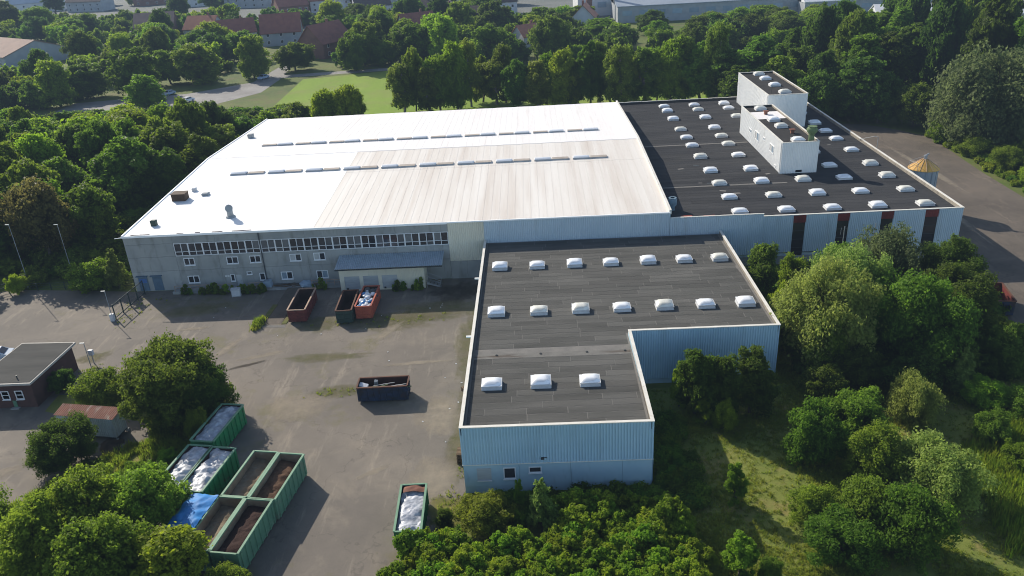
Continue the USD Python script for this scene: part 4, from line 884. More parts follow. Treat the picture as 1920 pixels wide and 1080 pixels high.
lt = MB()
for i in range(24):
    x, y = rb.choice([(-2.2, 15.2), (-3.0, 20), (-1.8, 12.5), (-14, 33), (-20, 32.8), (-6, 36), (-9, 24), (-35, 36)])
    lt.cbox((x + rb.gauss(0, 1.6), y + rb.gauss(0, 1.6), .05), (rb.uniform(.06, .2), rb.uniform(.04, .14), .03), rb.uniform(0, 3))
tag(put('/World', 'litter_scraps', lt, 'bag_white'), 'small pale scraps of litter strewn over the yard', None, None, 'stuff')
# pallets
def pallet(label, x, y, z, rz, tilt=0.0, n=1):
    t = thing('pallet', label, 'pallet', (x, y, z), rz)
    for k in range(n):
        for j in range(6):
            put(t, 'board', MB().cbox((-.5 + j * .2, 0, .13 + k * .16), (.13, .85, .03), 0, 0, 0), 'wood', world_coords=False)
        for j in (-1, 0, 1):
            put(t, 'bearer', MB().cbox((0, j * .36, .065 + k * .16), (1.2, .09, .09), 0, 0, 0), 'wood', world_coords=False)


pallet('brown wooden pallets lying against the wing wall halfway along', -.85, 16.4, .012, 35, 0, 3)
pallet('grey pallet pile beside the front left corner of the wing', -.62, 4.6, .012, 88, 0, 7)
# ------------------------------------------------------------------ fence gate, lamps, hut, shed, silo
t = thing('gate_fence', 'dark green steel gate frame standing by the hall corner', 'gate', (-48.0, 40.5, .012))
P0, P1 = np.array([-47.9, 36.6]), np.array([-47.3, 44.0])
for k in range(5):
    q = P0 + (P1 - P0) * k / 4; put(t, 'post', MB().box(q[0] - .06, q[0] + .06, q[1] - .06, q[1] + .06, 0, 2.1), 'fence_green')
for z in (.25, 2.0):
    put(t, 'rail', MB().tube((*P0, z), (*P1, z), .06), 'fence_green')
for k in range(30):
    q = P0 + (P1 - P0) * (k + .5) / 30; put(t, 'bar', MB().tube((*q, .27), (*q, 1.98), .012, n=4), 'fence_green')
t = thing('fence', 'low dark fence along the trees left of the hall', 'fence', (-60, 46.6, .0))
for k in range(9):
    x = -66 + k * 2.0; put(t, 'post', MB().box(x - .04, x + .04, 46.75, 46.85, 0, 1.2), 'fence_green')
for z in (.4, .8, 1.15):
    put(t, 'rail', MB().tube((-66, 46.8, z), (-50, 46.3, z), .025), 'fence_green')
t = thing('fence', 'dark railing at the left picture edge beside the road', 'fence', (-72, 44.0, .0))
for k in range(6):
    x, y = -75 + k * 1.4, 41.5 + k * 1.0; put(t, 'post', MB().box(x - .05, x + .05, y - .05, y + .05, 0, 1.5), 'fence_green')
for z in (.3, .9, 1.45):
    put(t, 'rail', MB().tube((-75, 41.5, z), (-68, 46.5, z), .05), 'fence_green')
for x, y, h, lab, bx in ((-66.0, 48.2, 9.5, 'tall grey lamp post with junction box in the left trees', True), (-59.6, 48.8, 9.0, 'slender grey lamp post left of the hall corner', False), (-48.1, 36.2, 4.2, 'short lamp post with twin head by the gate frame', True), (-44.5, 23.5, 3.6, 'thin pole behind the small brick hut', False)):
    t = thing('lamp_post', lab, 'lamp post', (x, y, .012))
    put(t, 'pole', MB().tube((0, 0, 0), (0, 0, h), .05, .035), 'vent_grey', world_coords=False)
    put(t, 'lamp_head', MB().box(-.5, .06, -.06, .06, h, h + .07), 'vent_grey', world_coords=False)
    if bx:
        put(t, 'box', MB().box(-.25, .25, -.2, .2, .0, 1.0), 'curb', world_coords=False)
t = thing('brick_hut', 'small flat roofed brick hut at left picture edge', 'hut', (-49, 20.5, 0))
HP = [(-53.2, 15.9), (-46.5, 15.9), (-46.2, 24.7), (-52.6, 25.0)]
hut_c = np.mean(HP, 0)
IN = [tuple(hut_c + (np.array(q) - hut_c) * .9) for q in HP]
pm = trimesh.creation.extrude_polygon(Polygon(IN), 2.95, engine='earcut'); put(t, 'wall', (np.array(pm.vertices), np.array(pm.faces)), 'brick')
pm = trimesh.creation.extrude_polygon(Polygon(HP), .24, engine='earcut'); put(t, 'roof_edge', (np.array(pm.vertices) + [0, 0, 2.96], np.array(pm.faces)), 'hut_edge')
pm = trimesh.creation.extrude_polygon(Polygon([tuple(hut_c + (np.array(q) - hut_c) * .955) for q in HP]), .03, engine='earcut'); hr = put(t, 'roof', (np.array(pm.vertices) + [0, 0, 3.203], np.array(pm.faces)), 'felt_wing')
put(hr, 'vent_pipe', MB().tube((-48.4, 16.9, 3.2), (-48.4, 16.9, 3.6), .06), 'dark_steel')
yf = IN[0][1]
for x in (-51.9, -50.3, -48.8):
    window(t, x, x + .85, 1.05, 2.1, yf - .02, 1, ((0, .5), (.5, 1)), .09, ('pane_sky', 'pane_dark'))
xr_ = IN[1][0]
for y0 in (21.2, 22.2, 23.15):
    window(t, y0, y0 + .85, 1.0, 2.3, xr_ + .12, 1, ((0, 1),), .1, ('pane_sky',), False, .03, 'x')
put(t, 'green_door', MB().box(-49.35, -48.95, yf - .05, yf - .003, .1, .9), 'green_faded'); put(t, 'step', MB().box(-49.6, -48.7, yf - .4, yf - .06, 0, .12), 'concrete')
t = thing('bollard_post', 'grey post box on a pole at the back corner of the brick hut', 'post', (-45.2, 25.3, .012)); put(t, 'pole', MB().tube((0, 0, 0), (0, 0, 1.6), .06), 'steel', world_coords=False); put(t, 'box', MB().box(-.25, .25, -.18, .18, 1.1, 1.75), 'curb', world_coords=False)
# rusty roofed shed wagon
t = thing('site_wagon', 'long pale metal wagon with rusty corrugated roof', 'shed', (-38.1, 10.9, 0))
A, B_, Cc, D_ = np.array([-41.4, 10.75]), np.array([-34.85, 9.5]), np.array([-34.6, 11.35]), np.array([-41.3, 12.5])
cen = (A + B_ + Cc + D_) / 4; inn = [cen + (q - cen) * .96 for q in (A, B_, Cc, D_)]
for (p_, q_) in ((inn[0], inn[1]), (inn[1], inn[2]), (inn[2], inn[3]), (inn[3], inn[0])):
    dd = q_ - p_; o = np.array([dd[1], -dd[0]]) / np.linalg.norm(dd)
    put(t, 'wall', corrugated(*p_, *q_, .42, 2.5, 2.5, .22, .03, tuple(o)), 'shed_wall')
put(t, 'floor', MB().hexa([(*q, .3) for q in inn] + [(*q, .42) for q in inn]), 'dark_steel')
n = 30; s = np.linspace(0, 1, n * 2 + 1); off = np.tile([0, .05], n).tolist() + [0]
fr_ = A + (B_ - A) * s[:, None]; bk = D_ + (Cc - D_) * s[:, None]
v = np.vstack([np.c_[fr_, 2.52 + np.array(off)], np.c_[bk, 2.72 + np.array(off)]]); i = np.arange(len(s) - 1); k = len(s)
put(t, 'roof', MB().add(v, np.vstack([np.c_[i, i + 1, k + i + 1], np.c_[i, k + i + 1, k + i]])), 'roof_rust')
for q in inn:
    put(t, 'foot', MB().box(q[0] - .12, q[0] + .12, q[1] - .12, q[1] + .12, 0, .3), 'concrete')
# debris by the wagon
t = heap('dirt_pile', 'heap of dark brown earth before the rusty roofed wagon', 'dirt pile', (-35.2, 8.6, .0), 20, 3.4, 2.4, -.1, 'dark_soil', 6, .7, .45, (16, 22))
# silo
t = thing('silo', 'round steel silo with orange yellow conical lid behind the dark hall', 'silo', (66.0, 63.4, 0))
put(t, 'body', MB().lathe([(1.15, 1.4), (2.0, 2.8), (2.0, 6.75)], (0, 0, 0), 28), 'silo_wall', smooth=30, world_coords=False)
for k in range(14):
    a = k * 2 * math.pi / 14; put(t, 'rib', MB().tube((2.03 * math.cos(a), 2.03 * math.sin(a), 2.8), (2.03 * math.cos(a), 2.03 * math.sin(a), 6.7), .05, n=5), 'silo_wall', world_coords=False)
cone = put(t, 'lid', MB().lathe([(2.2, 6.7), (2.2, 6.78), (.35, 8.15), (.02, 8.16)], (0, 0, 0), 28), 'silo_cone', world_coords=False)
for k in range(14):
    a = k * 2 * math.pi / 14; put(cone, 'seam', MB().tube((2.18 * math.cos(a), 2.18 * math.sin(a), 6.8), (.36 * math.cos(a), .36 * math.sin(a), 8.17), .035, n=4), 'rim_pale', world_coords=False)
put(t, 'cap', MB().tube((0, 0, 8.1), (0, 0, 8.7), .28).tube((0, 0, 8.7), (.45, 0, 8.95), .12), 'steel', world_coords=False)
put(t, 'railing', MB().tube((-2.1, .3, 6.8), (-2.1, .3, 7.9), .03).tube((-1.6, -1.4, 6.8), (-1.6, -1.4, 7.9), .03).tube((-2.1, .3, 7.9), (-1.6, -1.4, 7.9), .03).tube((-2.1, .3, 7.9), (-.3, .1, 8.5), .03), 'steel', world_coords=False)
for k in range(4):
    a = k * math.pi / 2 + .5; put(t, 'leg', MB().tube((1.7 * math.cos(a), 1.7 * math.sin(a), 0), (1.9 * math.cos(a), 1.9 * math.sin(a), 3.0), .1), 'steel', world_coords=False)
# steel stack pipes among the bushes in front of the dark hall
for x, y, h, lab in ((44.5, 37.0, 8.3, 'thin grey antenna rods rising from the left of the big willows'), (48.2, 37.0, 8.6, 'white antenna rods rising from the middle of the big willows')):
    t = thing('antenna_mast', lab, 'mast', (x, y, 0)); put(t, 'pole', MB().tube((0, 0, 0), (0, 0, h), .06), 'steel', world_coords=False)
    for k in range(3):
        put(t, 'rod', MB().tube((-.4 + k * .4, 0, h - 1.0), (-.4 + k * .4, 0, h - .1), .025), 'vent_grey', world_coords=False)


def car(label, loc, rz, m, group=None):
    t = thing('parked_car', label, 'car', loc, rz, group)
    prof = Polygon([(-2.1, .35), (-2.1, .75), (-1.95, .92), (-1.2, 1.0), (-.55, 1.42), (.85, 1.45), (1.55, 1.0), (2.05, .9), (2.15, .6), (2.12, .35)])
    pm = trimesh.creation.extrude_polygon(prof, 1.7, engine='earcut'); v = np.array(pm.vertices)
    yy = v[:, 2] - .85; up = np.clip((v[:, 1] - .95) / .5, 0, 1); v = np.c_[v[:, 0], yy * (1 - .16 * up), v[:, 1]]
    body = put(t, 'body', (v, np.array(pm.faces)[:, ::-1]), m, world_coords=False)
    put(t, 'windscreen', MB().hexa([(-1.14, -.68, 1.03), (-1.14, .68, 1.03), (-.6, .62, 1.40), (-.6, -.62, 1.40), (-1.17, -.68, 1.045), (-1.17, .68, 1.045), (-.63, .62, 1.42), (-.63, -.62, 1.42)]), 'pane_dark', world_coords=False)
    put(t, 'rear_window', MB().hexa([(1.48, -.66, 1.05), (1.48, .66, 1.05), (.92, .62, 1.42), (.92, -.62, 1.42), (1.51, -.66, 1.065), (1.51, .66, 1.065), (.95, .62, 1.44), (.95, -.62, 1.44)]), 'pane_dark', world_coords=False)
    for s in (-1, 1):
        put(t, 'side_window', MB().hexa([(-.95, s * .83, 1.02), (1.2, s * .83, 1.02), (.75, s * .735, 1.36), (-.5, s * .735, 1.36), (-.95, s * .845, 1.02), (1.2, s * .845, 1.02), (.75, s * .75, 1.36), (-.5, s * .75, 1.36)]), 'pane_dark', world_coords=False)
        for x in (-1.35, 1.35):
            w_ = put(t, 'wheel', MB().tube((x, s * .68, .32), (x, s * .88, .32), .32, n=16), 'tyre', world_coords=False); put(w_, 'rim', MB().tube((x, s * .881, .32), (x, s * .895, .32), .2, n=12), 'steel', world_coords=False)
        put(t, 'headlight', MB().box(-2.13, -2.09, s * .62 - .18, s * .62 + .18, .62, .76), 'dome_white', world_coords=False)


car('pale blue car at the left picture edge behind the brick hut', (-58.0, 26.9, .012), 12, 'car_paint')
car('grey blue car in the far car park, left of the white one', (-103.4, 189.5, .016), 70, 'car_blue')
car('white car in the far car park, right of the grey blue one', (-93.0, 177.2, .016), 60, 'car_white')
car('silver car far off beside the village road near the meadow', (-80.0, 209.0, .02), 70, 'car_blue')

# ------------------------------------------------------------------ far village and works
def house(label, x, y, rz, L, Wd, Hw, Hr, wall, roof_m, cat='house', chimney=True, wins=3, name='house'):
    t = thing(name, label, cat, (x, y, 0), rz)
    a, b = L / 2, Wd / 2
    pm = trimesh.creation.extrude_polygon(Polygon([(-b, 0), (b, 0), (b, Hw), (0, Hw + Hr), (-b, Hw)]), L, engine='earcut'); v = np.array(pm.vertices)
    put(t, 'wall', (np.c_[v[:, 2] - a, v[:, 0], v[:, 1]], np.array(pm.faces)), wall, world_coords=False)
    o = .5; k = (b + o) / b; zl = Hw - Hr * (o / b)
    for s in (-1, 1):
        r = put(t, 'roof', MB().hexa([(-a - .4, 0, Hw + Hr + .02), (a + .4, 0, Hw + Hr + .02), (a + .4, s * (b + o), zl + .02), (-a - .4, s * (b + o), zl + .02), (-a - .4, 0, Hw + Hr + .25), (a + .4, 0, Hw + Hr + .25), (a + .4, s * (b + o), zl + .25), (-a - .4, s * (b + o), zl + .25)]), roof_m, world_coords=False)
        if s == 1 and chimney:
            put(r, 'chimney', MB().box(a * .3, a * .3 + .8, .4, 1.2, Hw + Hr * .5, Hw + Hr + 1.2), 'wall_brick', world_coords=False)
        nfl = max(1, int(Hw // 2.7))
        for fl in range(nfl):
            for i in range(wins):
                cx = -a + L * (i + .5) / wins; z = 1.0 + fl * 2.8
                w_ = put(t, 'window', MB().box(cx - .6, cx + .6, min(s * b, s * (b + .05)), max(s * b, s * (b + .05)), z, z + 1.3), 'window_frame', world_coords=False)
                put(w_, 'pane', MB().box(cx - .5, cx + .5, min(s * (b + .052), s * (b + .08)), max(s * (b + .052), s * (b + .08)), z + .1, z + 1.2), 'pane_dark', world_coords=False)
    return t


house('long low hall with wide brown roof at the far left picture edge', -214, 288, -35, 62, 26, 4.5, 4.5, 'wall_grey', 'tile_brown', 'hall', False, 8, 'village_hall')
house('brick house with dark red roof right of the village road', -69, 254, 62, 17, 12, 5.5, 6, 'wall_brick', 'tile_red')
house('house with dark red gabled roof left of the meadow trees', -96, 292, 10, 16, 12, 5.5, 6.5, 'wall_grey', 'tile_red')
house('white gabled house with red roof below the far factory', 30, 286, 80, 12, 9, 5.5, 4.5, 'wall_white', 'tile_orange')
house('low house with orange red roof in the trees behind the row', 7, 252, 35, 10, 8, 4, 3.5, 'wall_white', 'tile_orange')
house('white house with dark roof near the top middle', -73, 376, 20, 18, 12, 6, 5.5, 'wall_white', 'tile_dark')
house('red roofed house left of the village road behind dark trees', -118, 300, 25, 15, 11, 5, 5, 'wall_white', 'tile_red')
house('orange roofed house among trees left of the village road', -140, 322, -15, 15, 11, 5, 5, 'wall_white', 'tile_orange')
house('brown roofed house between the far field and the village road', -172, 345, 10, 18, 12, 5, 5.5, 'wall_brick', 'tile_brown')
house('white house with red roof right of the meadow trees', -38, 282, 30, 14, 11, 5.5, 5, 'wall_white', 'tile_red')
house('brick house with dark roof behind the right half of the birch row', -12, 300, -20, 15, 11, 5, 5, 'wall_brick', 'tile_dark')
house('pale house with grey roof right of the dark roofed white house', -45, 352, -10, 20, 12, 4.5, 4.5, 'wall_grey', 'tile_dark')
house('small brick house with red roof near the top middle', -30, 326, 25, 12, 10, 5, 4, 'wall_brick', 'tile_red')
for i, (x, y, rz, L, c, rf) in enumerate([(-330, 520, 20, 34, 'wall_white', 'roof_bluegrey'), (-285, 505, -10, 26, 'wall_grey', 'tile_dark'), (-250, 530, 15, 30, 'wall_brick', 'tile_dark'), (-205, 500, 10, 26, 'wall_white', 'tile_dark'), (-165, 470, -15, 30, 'wall_grey', 'roof_bluegrey'),
                                          (-130, 440, 5, 24, 'wall_white', 'roof_bluegrey'), (-105, 420, 20, 22, 'wall_white', 'tile_red'), (-60, 425, 0, 34, 'wall_grey', 'roof_bluegrey'), (-15, 400, -8, 30, 'wall_grey', 'roof_bluegrey'), (-10, 355, 10, 22, 'wall_white', 'tile_dark'), (-120, 395, 30, 16, 'wall_brick', 'tile_red')]):
    house(['white town block with blue grey roof at the top left corner', 'grey town house with dark roof second from the top left corner', 'brick town block with dark roof third from the top left corner', 'white town house with dark roof above the far field', 'grey town block with blue grey roof above the left trees', 'white town house with blue grey roof near the top, left of the pale tree',
           'white town house with red roof at the top, right of the pale tree', 'long grey building with blue grey roof at the top, left of middle', 'long grey building with blue grey roof at the top middle', 'white town house with dark roof at the top, left of the factory', 'brick house with red roof above the village road'][i], x, y, rz, L, 14, 6.5, 5, c, rf, wins=5)
t = thing('far_factory', 'long white flat roofed factory at the top right of middle', 'factory', (85, 330, 0), 0)
for i, (x0, x1, y0, y1, h, rm) in enumerate([(30, 150, 330, 372, 8, 'roof_white'), (45, 152, 300, 328, 6.5, 'roof_bluegrey'), (120, 175, 290, 299, 5.5, 'roof_white')]):
    b = put(t, 'wall', MB().box(x0, x1, y0, y1, 0, h), 'wall_white' if i == 0 else 'wall_grey')
    put(t, 'roof', MB().hexa([(x0 - .3, y0 - .3, h + .01), (x1 + .3, y0 - .3, h + .01), (x1 + .3, y1 + .3, h + .01), (x0 - .3, y1 + .3, h + .01), (x0 - .3, y0 - .3, h + .3), (x1 + .3, y0 - .3, h + .3), (x1 + .3, (y0 + y1) / 2, h + 2.2), (x0 - .3, (y0 + y1) / 2, h + 2.2)])
        .hexa([(x0 - .3, (y0 + y1) / 2, h + .02), (x1 + .3, (y0 + y1) / 2, h + .02), (x1 + .3, y1 + .3, h + .02), (x0 - .3, y1 + .3, h + .02), (x0 - .3, (y0 + y1) / 2, h + 2.2), (x1 + .3, (y0 + y1) / 2, h + 2.2), (x1 + .3, y1 + .3, h + .3), (x0 - .3, y1 + .3, h + .3)]), rm)
    for j in range(int((x1 - x0) / 7)):
        put(t, 'window', MB().box(x0 + 2 + j * 7, x0 + 6 + j * 7, y0 - .06, y0 - .003, h * .45, h * .75), 'pane_sky')
t = thing('chimney_stack', 'dark red brick chimney stack in front of the far white factory', 'chimney', (34.5, 322, 0))
put(t, 'shaft', MB().lathe([(1.5, 0), (1.15, 24), (1.3, 24.1), (1.3, 25), (.8, 25)], (0, 0, 0), 16), 'wall_brick', world_coords=False); put(t, 'base', MB().box(-2.2, 2.2, -2.2, 2.2, 0, 3), 'wall_brick', world_coords=False)
house('long white shed behind the tall trees at the right', 158, 236, -12, 60, 16, 6, 3, 'wall_white', 'roof_white', 'shed', False, 9, 'long_shed')
house('grey roofed shed behind the tall trees at the right edge', 190, 200, -20, 34, 14, 5, 3, 'wall_grey', 'roof_bluegrey', 'shed', False, 6, 'long_shed')
# ------------------------------------------------------------------ trees and shrubs
def crown_mesh(seed, H, Wd, base, lobes, leaves, leaf, shape='round', droop=0.0, lobe_r=.26, spread=1.0, aspect=1.6):
    """leaf-sized faces spread over overlapping clumps"""
    g = np.random.default_rng(seed)
    cs, rs = [], []
    hc = H - base
    for k in range(lobes):
        u = (k + .5) / lobes
        z = u if shape != 'round' else 1 - (1 - u) ** 1.0
        if shape == 'cone':
            rad = (1 - z) ** .8 * .5 + .04
        elif shape == 'tall':
            rad = .5 * math.sin(math.pi * min(1, .22 + .78 * z)) ** .7 * .85 + .05
        else:
            rad = .5 * math.sqrt(max(.02, 1 - (1.75 * z - .8) ** 2 * .95)) if z < .98 else .05
        a = k * 2.39996 + g.uniform(-.5, .5)
        rr = rad * Wd * math.sqrt(g.uniform(.25, 1.0)) * .78
        lr = lobe_r * Wd * g.uniform(.5, 1.4) * (1.0 if shape != 'cone' else (.45 + .75 * (1 - z)))
        cs.append([rr * math.cos(a), rr * math.sin(a), base + lr * .55 + z * (hc - lr * 1.45)]); rs.append(lr)
    cs, rs = np.array(cs), np.array(rs)
    sub = 7 if leaves > 8000 else 4 if leaves > 2000 else 1          # every limb carries a few leaf clumps
    if sub > 1:
        dd = g.normal(size=(lobes, sub, 3)); dd[..., 2] = dd[..., 2] * .8 + .3; dd /= np.linalg.norm(dd, axis=2, keepdims=True)
        sc = (cs[:, None] + dd * (rs[:, None, None] * g.uniform(.45, .95, (lobes, sub, 1)))).reshape(-1, 3); sr = (rs[:, None] * g.uniform(.32, .62, (lobes, sub))).ravel()
    else:
        sc, sr = cs, rs
    w = sr ** 2; cnt = np.maximum(12, (leaves * w / w.sum()).astype(int))
    idx = np.repeat(np.arange(len(sc)), cnt); n = len(idx)
    d = g.normal(size=(n, 3)); d[:, 2] = d[:, 2] * .9 + .22; d /= np.linalg.norm(d, axis=1, keepdims=True)
    bump = meshkit.fbm(d * 2.6 + sc[idx] * .7, 3, seed) * 1.3 + .32
    rad = (sr[idx] * bump) * (1 - .5 * g.random(n) ** 1.4) * np.where(g.random(n) < .1, 1.3, 1.0)
    c = sc[idx] + d * rad[:, None] * [1, 1, .9]
    if droop:
        c[:, 2] -= droop * g.random(n) * sr[idx] * 1.4 * (np.hypot(d[:, 0], d[:, 1]) ** 2)
    k = (Wd / 2) / np.percentile(np.hypot(c[:, 0], c[:, 1]), 97); c[:, :2] *= k; cs[:, :2] *= k
    k = H / np.percentile(c[:, 2], 99.7); c[:, 2] *= k; cs[:, 2] *= k
    keep = c[:, 2] > .12 + .15 * base
    c, d = c[keep], d[keep]; n = len(c)
    nr = d + g.normal(size=(n, 3)) * .55; nr /= np.linalg.norm(nr, axis=1, keepdims=True)
    t = np.cross(nr, g.normal(size=(n, 3)))
    if droop:
        t = np.cross(nr, np.cross(nr, np.array([0, 0, 1.0]))) + .35 * t
    t /= np.linalg.norm(t, axis=1, keepdims=True) + 1e-9
    b = np.cross(nr, t)
    s = leaf * g.uniform(.65, 1.35, n)[:, None]
    L_, B_ = t * s * aspect * .5, b * s * .5
    q = np.stack([c - L_, c - B_ + nr * s * .12, c + L_, c + B_ + nr * s * .12], 1).reshape(-1, 3)
    i = np.arange(n) * 4
    return (q, np.vstack([np.c_[i, i + 1, i + 2], np.c_[i, i + 2, i + 3]])), cs, rs


def trunk_mesh(H, base, Wd, cs, seed, r=None):
    g = np.random.default_rng(seed + 99)
    mb = MB(); r = r or .022 * H + .05
    top = base + (H - base) * .6
    p = np.array([0, 0, -.15]); rr = r
    pts = [(0, 0, -.15)] + [(g.normal() * .02 * H, g.normal() * .02 * H, top * k / 4) for k in range(1, 5)]
    for k in range(4):
        mb.tube(pts[k], pts[k + 1], r * (1 - .2 * k), r * (1 - .2 * (k + 1)), 7, False)
    for k in range(0, len(cs), max(1, len(cs) // 12)):
        z = min(max(base * .8, cs[k][2] * .6), top); j = min(3, int(z / top * 4)); f = z / top * 4 - j
        a = np.array(pts[j]) * (1 - f) + np.array(pts[min(4, j + 1)]) * f
        mid = (a + cs[k]) / 2 + [0, 0, .04 * H]
        mb.tube(a, mid, r * .42, r * .28, 5, False).tube(mid, cs[k], r * .28, r * .1, 5, False)
    return mb.get()


PROTO = {}
KINDS = {   # H, W, base, lobes, leaves, leaf, shape, droop, lobe_r, leaf material, bark
    'oak': (12, 11, .9, 34, 17000, .42, 'round', 0, .19, 'leaf_dark', 'bark'), 'oak_mid': (12, 10, .9, 30, 16000, .42, 'round', 0, .20, 'leaf_mid', 'bark'),
    'lime': (12, 9, .8, 30, 15000, .40, 'tall', 0, .22, 'leaf_light', 'bark'), 'ash': (13, 8, 1.3, 26, 13000, .38, 'tall', 0, .22, 'leaf_mid', 'bark'),
    'birch': (14, 6.5, 1.6, 24, 9500, .34, 'tall', .9, .22, 'leaf_birch', 'bark_pale'), 'poplar': (22, 9.5, 5.0, 34, 15000, .50, 'tall', .2, .19, 'leaf_dark', 'bark'),
    'tall_mid': (21, 10, 4.5, 32, 14000, .50, 'tall', 0, .20, 'leaf_mid', 'bark'), 'willow': (14, 14, 1.2, 42, 35100, 0.252, 'round', 1.2, .16, 'leaf_willow', 'bark'),
    'brownish': (11, 10, 2.0, 26, 11000, .36, 'round', 0, .2, 'leaf_brown', 'bark'), 'yellow_tree': (8, 8.5, 1.0, 36, 27000, 0.202, 'round', 0, .17, 'leaf_yellow', 'bark'),
    'fresh_tree': (8, 5, .5, 24, 16200, 0.185, 'tall', .3, .22, 'leaf_fresh', 'bark'), 'dense_bush': (9, 12, .3, 46, 40500, 0.235, 'round', 0, .15, 'leaf_dark', 'bark'),
    'near_oak': (11, 10, .8, 34, 40500, 0.210, 'round', 0, .19, 'leaf_dark', 'bark'), 'near_mid': (11, 10, .8, 32, 37800, 0.210, 'tall', .3, .2, 'leaf_mid', 'bark'),
    'willow_grey': (14, 16, .8, 40, 35100, 0.302, 'round', 1.6, .17, 'leaf_grey', 'bark'),
    'shrub': (5, 6, .15, 28, 20250, 0.160, 'round', 0, .2, 'leaf_mid', 'bark'), 'shrub_dark': (5, 5.5, .15, 26, 18900, 0.160, 'round', 0, .2, 'leaf_dark', 'bark'),
    'shrub_light': (4, 5, .1, 24, 16200, 0.151, 'round', 0, .21, 'leaf_light', 'bark'), 'shrub_yellow': (3.6, 5, .1, 26, 17550, 0.143, 'round', 0, .2, 'leaf_yellow', 'bark'),
    'cone_pale': (4.6, 2.8, .15, 20, 9000, .14, 'cone', 0, .25, 'leaf_willow', 'bark'), 'sapling': (4.2, 2.4, .4, 14, 6750, 0.134, 'tall', 0, .24, 'leaf_fresh', 'bark'),
    'willow_shrub': (5, 6, .15, 28, 22950, 0.143, 'round', .6, .2, 'leaf_willow', 'bark'), 'dark_tree': (8, 5.5, .4, 24, 16200, 0.202, 'tall', 0, .23, 'leaf_dark', 'bark'),
}
VAR = {'oak': 2, 'oak_mid': 2, 'lime': 2, 'ash': 2, 'birch': 2, 'poplar': 2, 'tall_mid': 2, 'willow': 2, 'shrub': 3, 'shrub_dark': 2, 'shrub_light': 2, 'shrub_yellow': 2, 'willow_shrub': 2, 'yellow_tree': 2}
stage.CreateClassPrim('/World/plant_kinds')
for ki, (kn, (H, Wd, base, lb, nl, lf, shp, dr, lr, lm, bk)) in enumerate(KINDS.items()):
    for v_ in range(VAR.get(kn, 1)):
        path = f'/World/plant_kinds/{kn}_{v_}'
        UsdGeom.Xform.Define(stage, path)
        (cv, cf), cs, rs = crown_mesh(ki * 10 + v_ + 1, H, Wd, base, lb, nl, lf, shp, dr, lr)
        usdkit.mesh(stage, path + '/crown', (cv, cf), M[lm])
        usdkit.mesh(stage, path + '/trunk', trunk_mesh(H, base, Wd, cs, ki + v_), M[bk], smooth=True)
        PROTO[(kn, v_)] = (path, H, Wd)
pr = random.Random(5)


def plant(kind, x, y, H, Wd, label, cat='tree', group=None, name=None, z=0.0):
    v_ = pr.randrange(VAR.get(kind, 1)); path, h0, w0 = PROTO[(kind, v_)]
    return copy_of(path, name or {'tree': 'tree', 'shrub': 'shrub', 'bush': 'bush'}.get(cat, 'tree'), label, cat, (x, y, z), pr.uniform(0, 360), (Wd / w0 * pr.uniform(.92, 1.08), Wd / w0 * pr.uniform(.88, 1.1), H / h0), group)


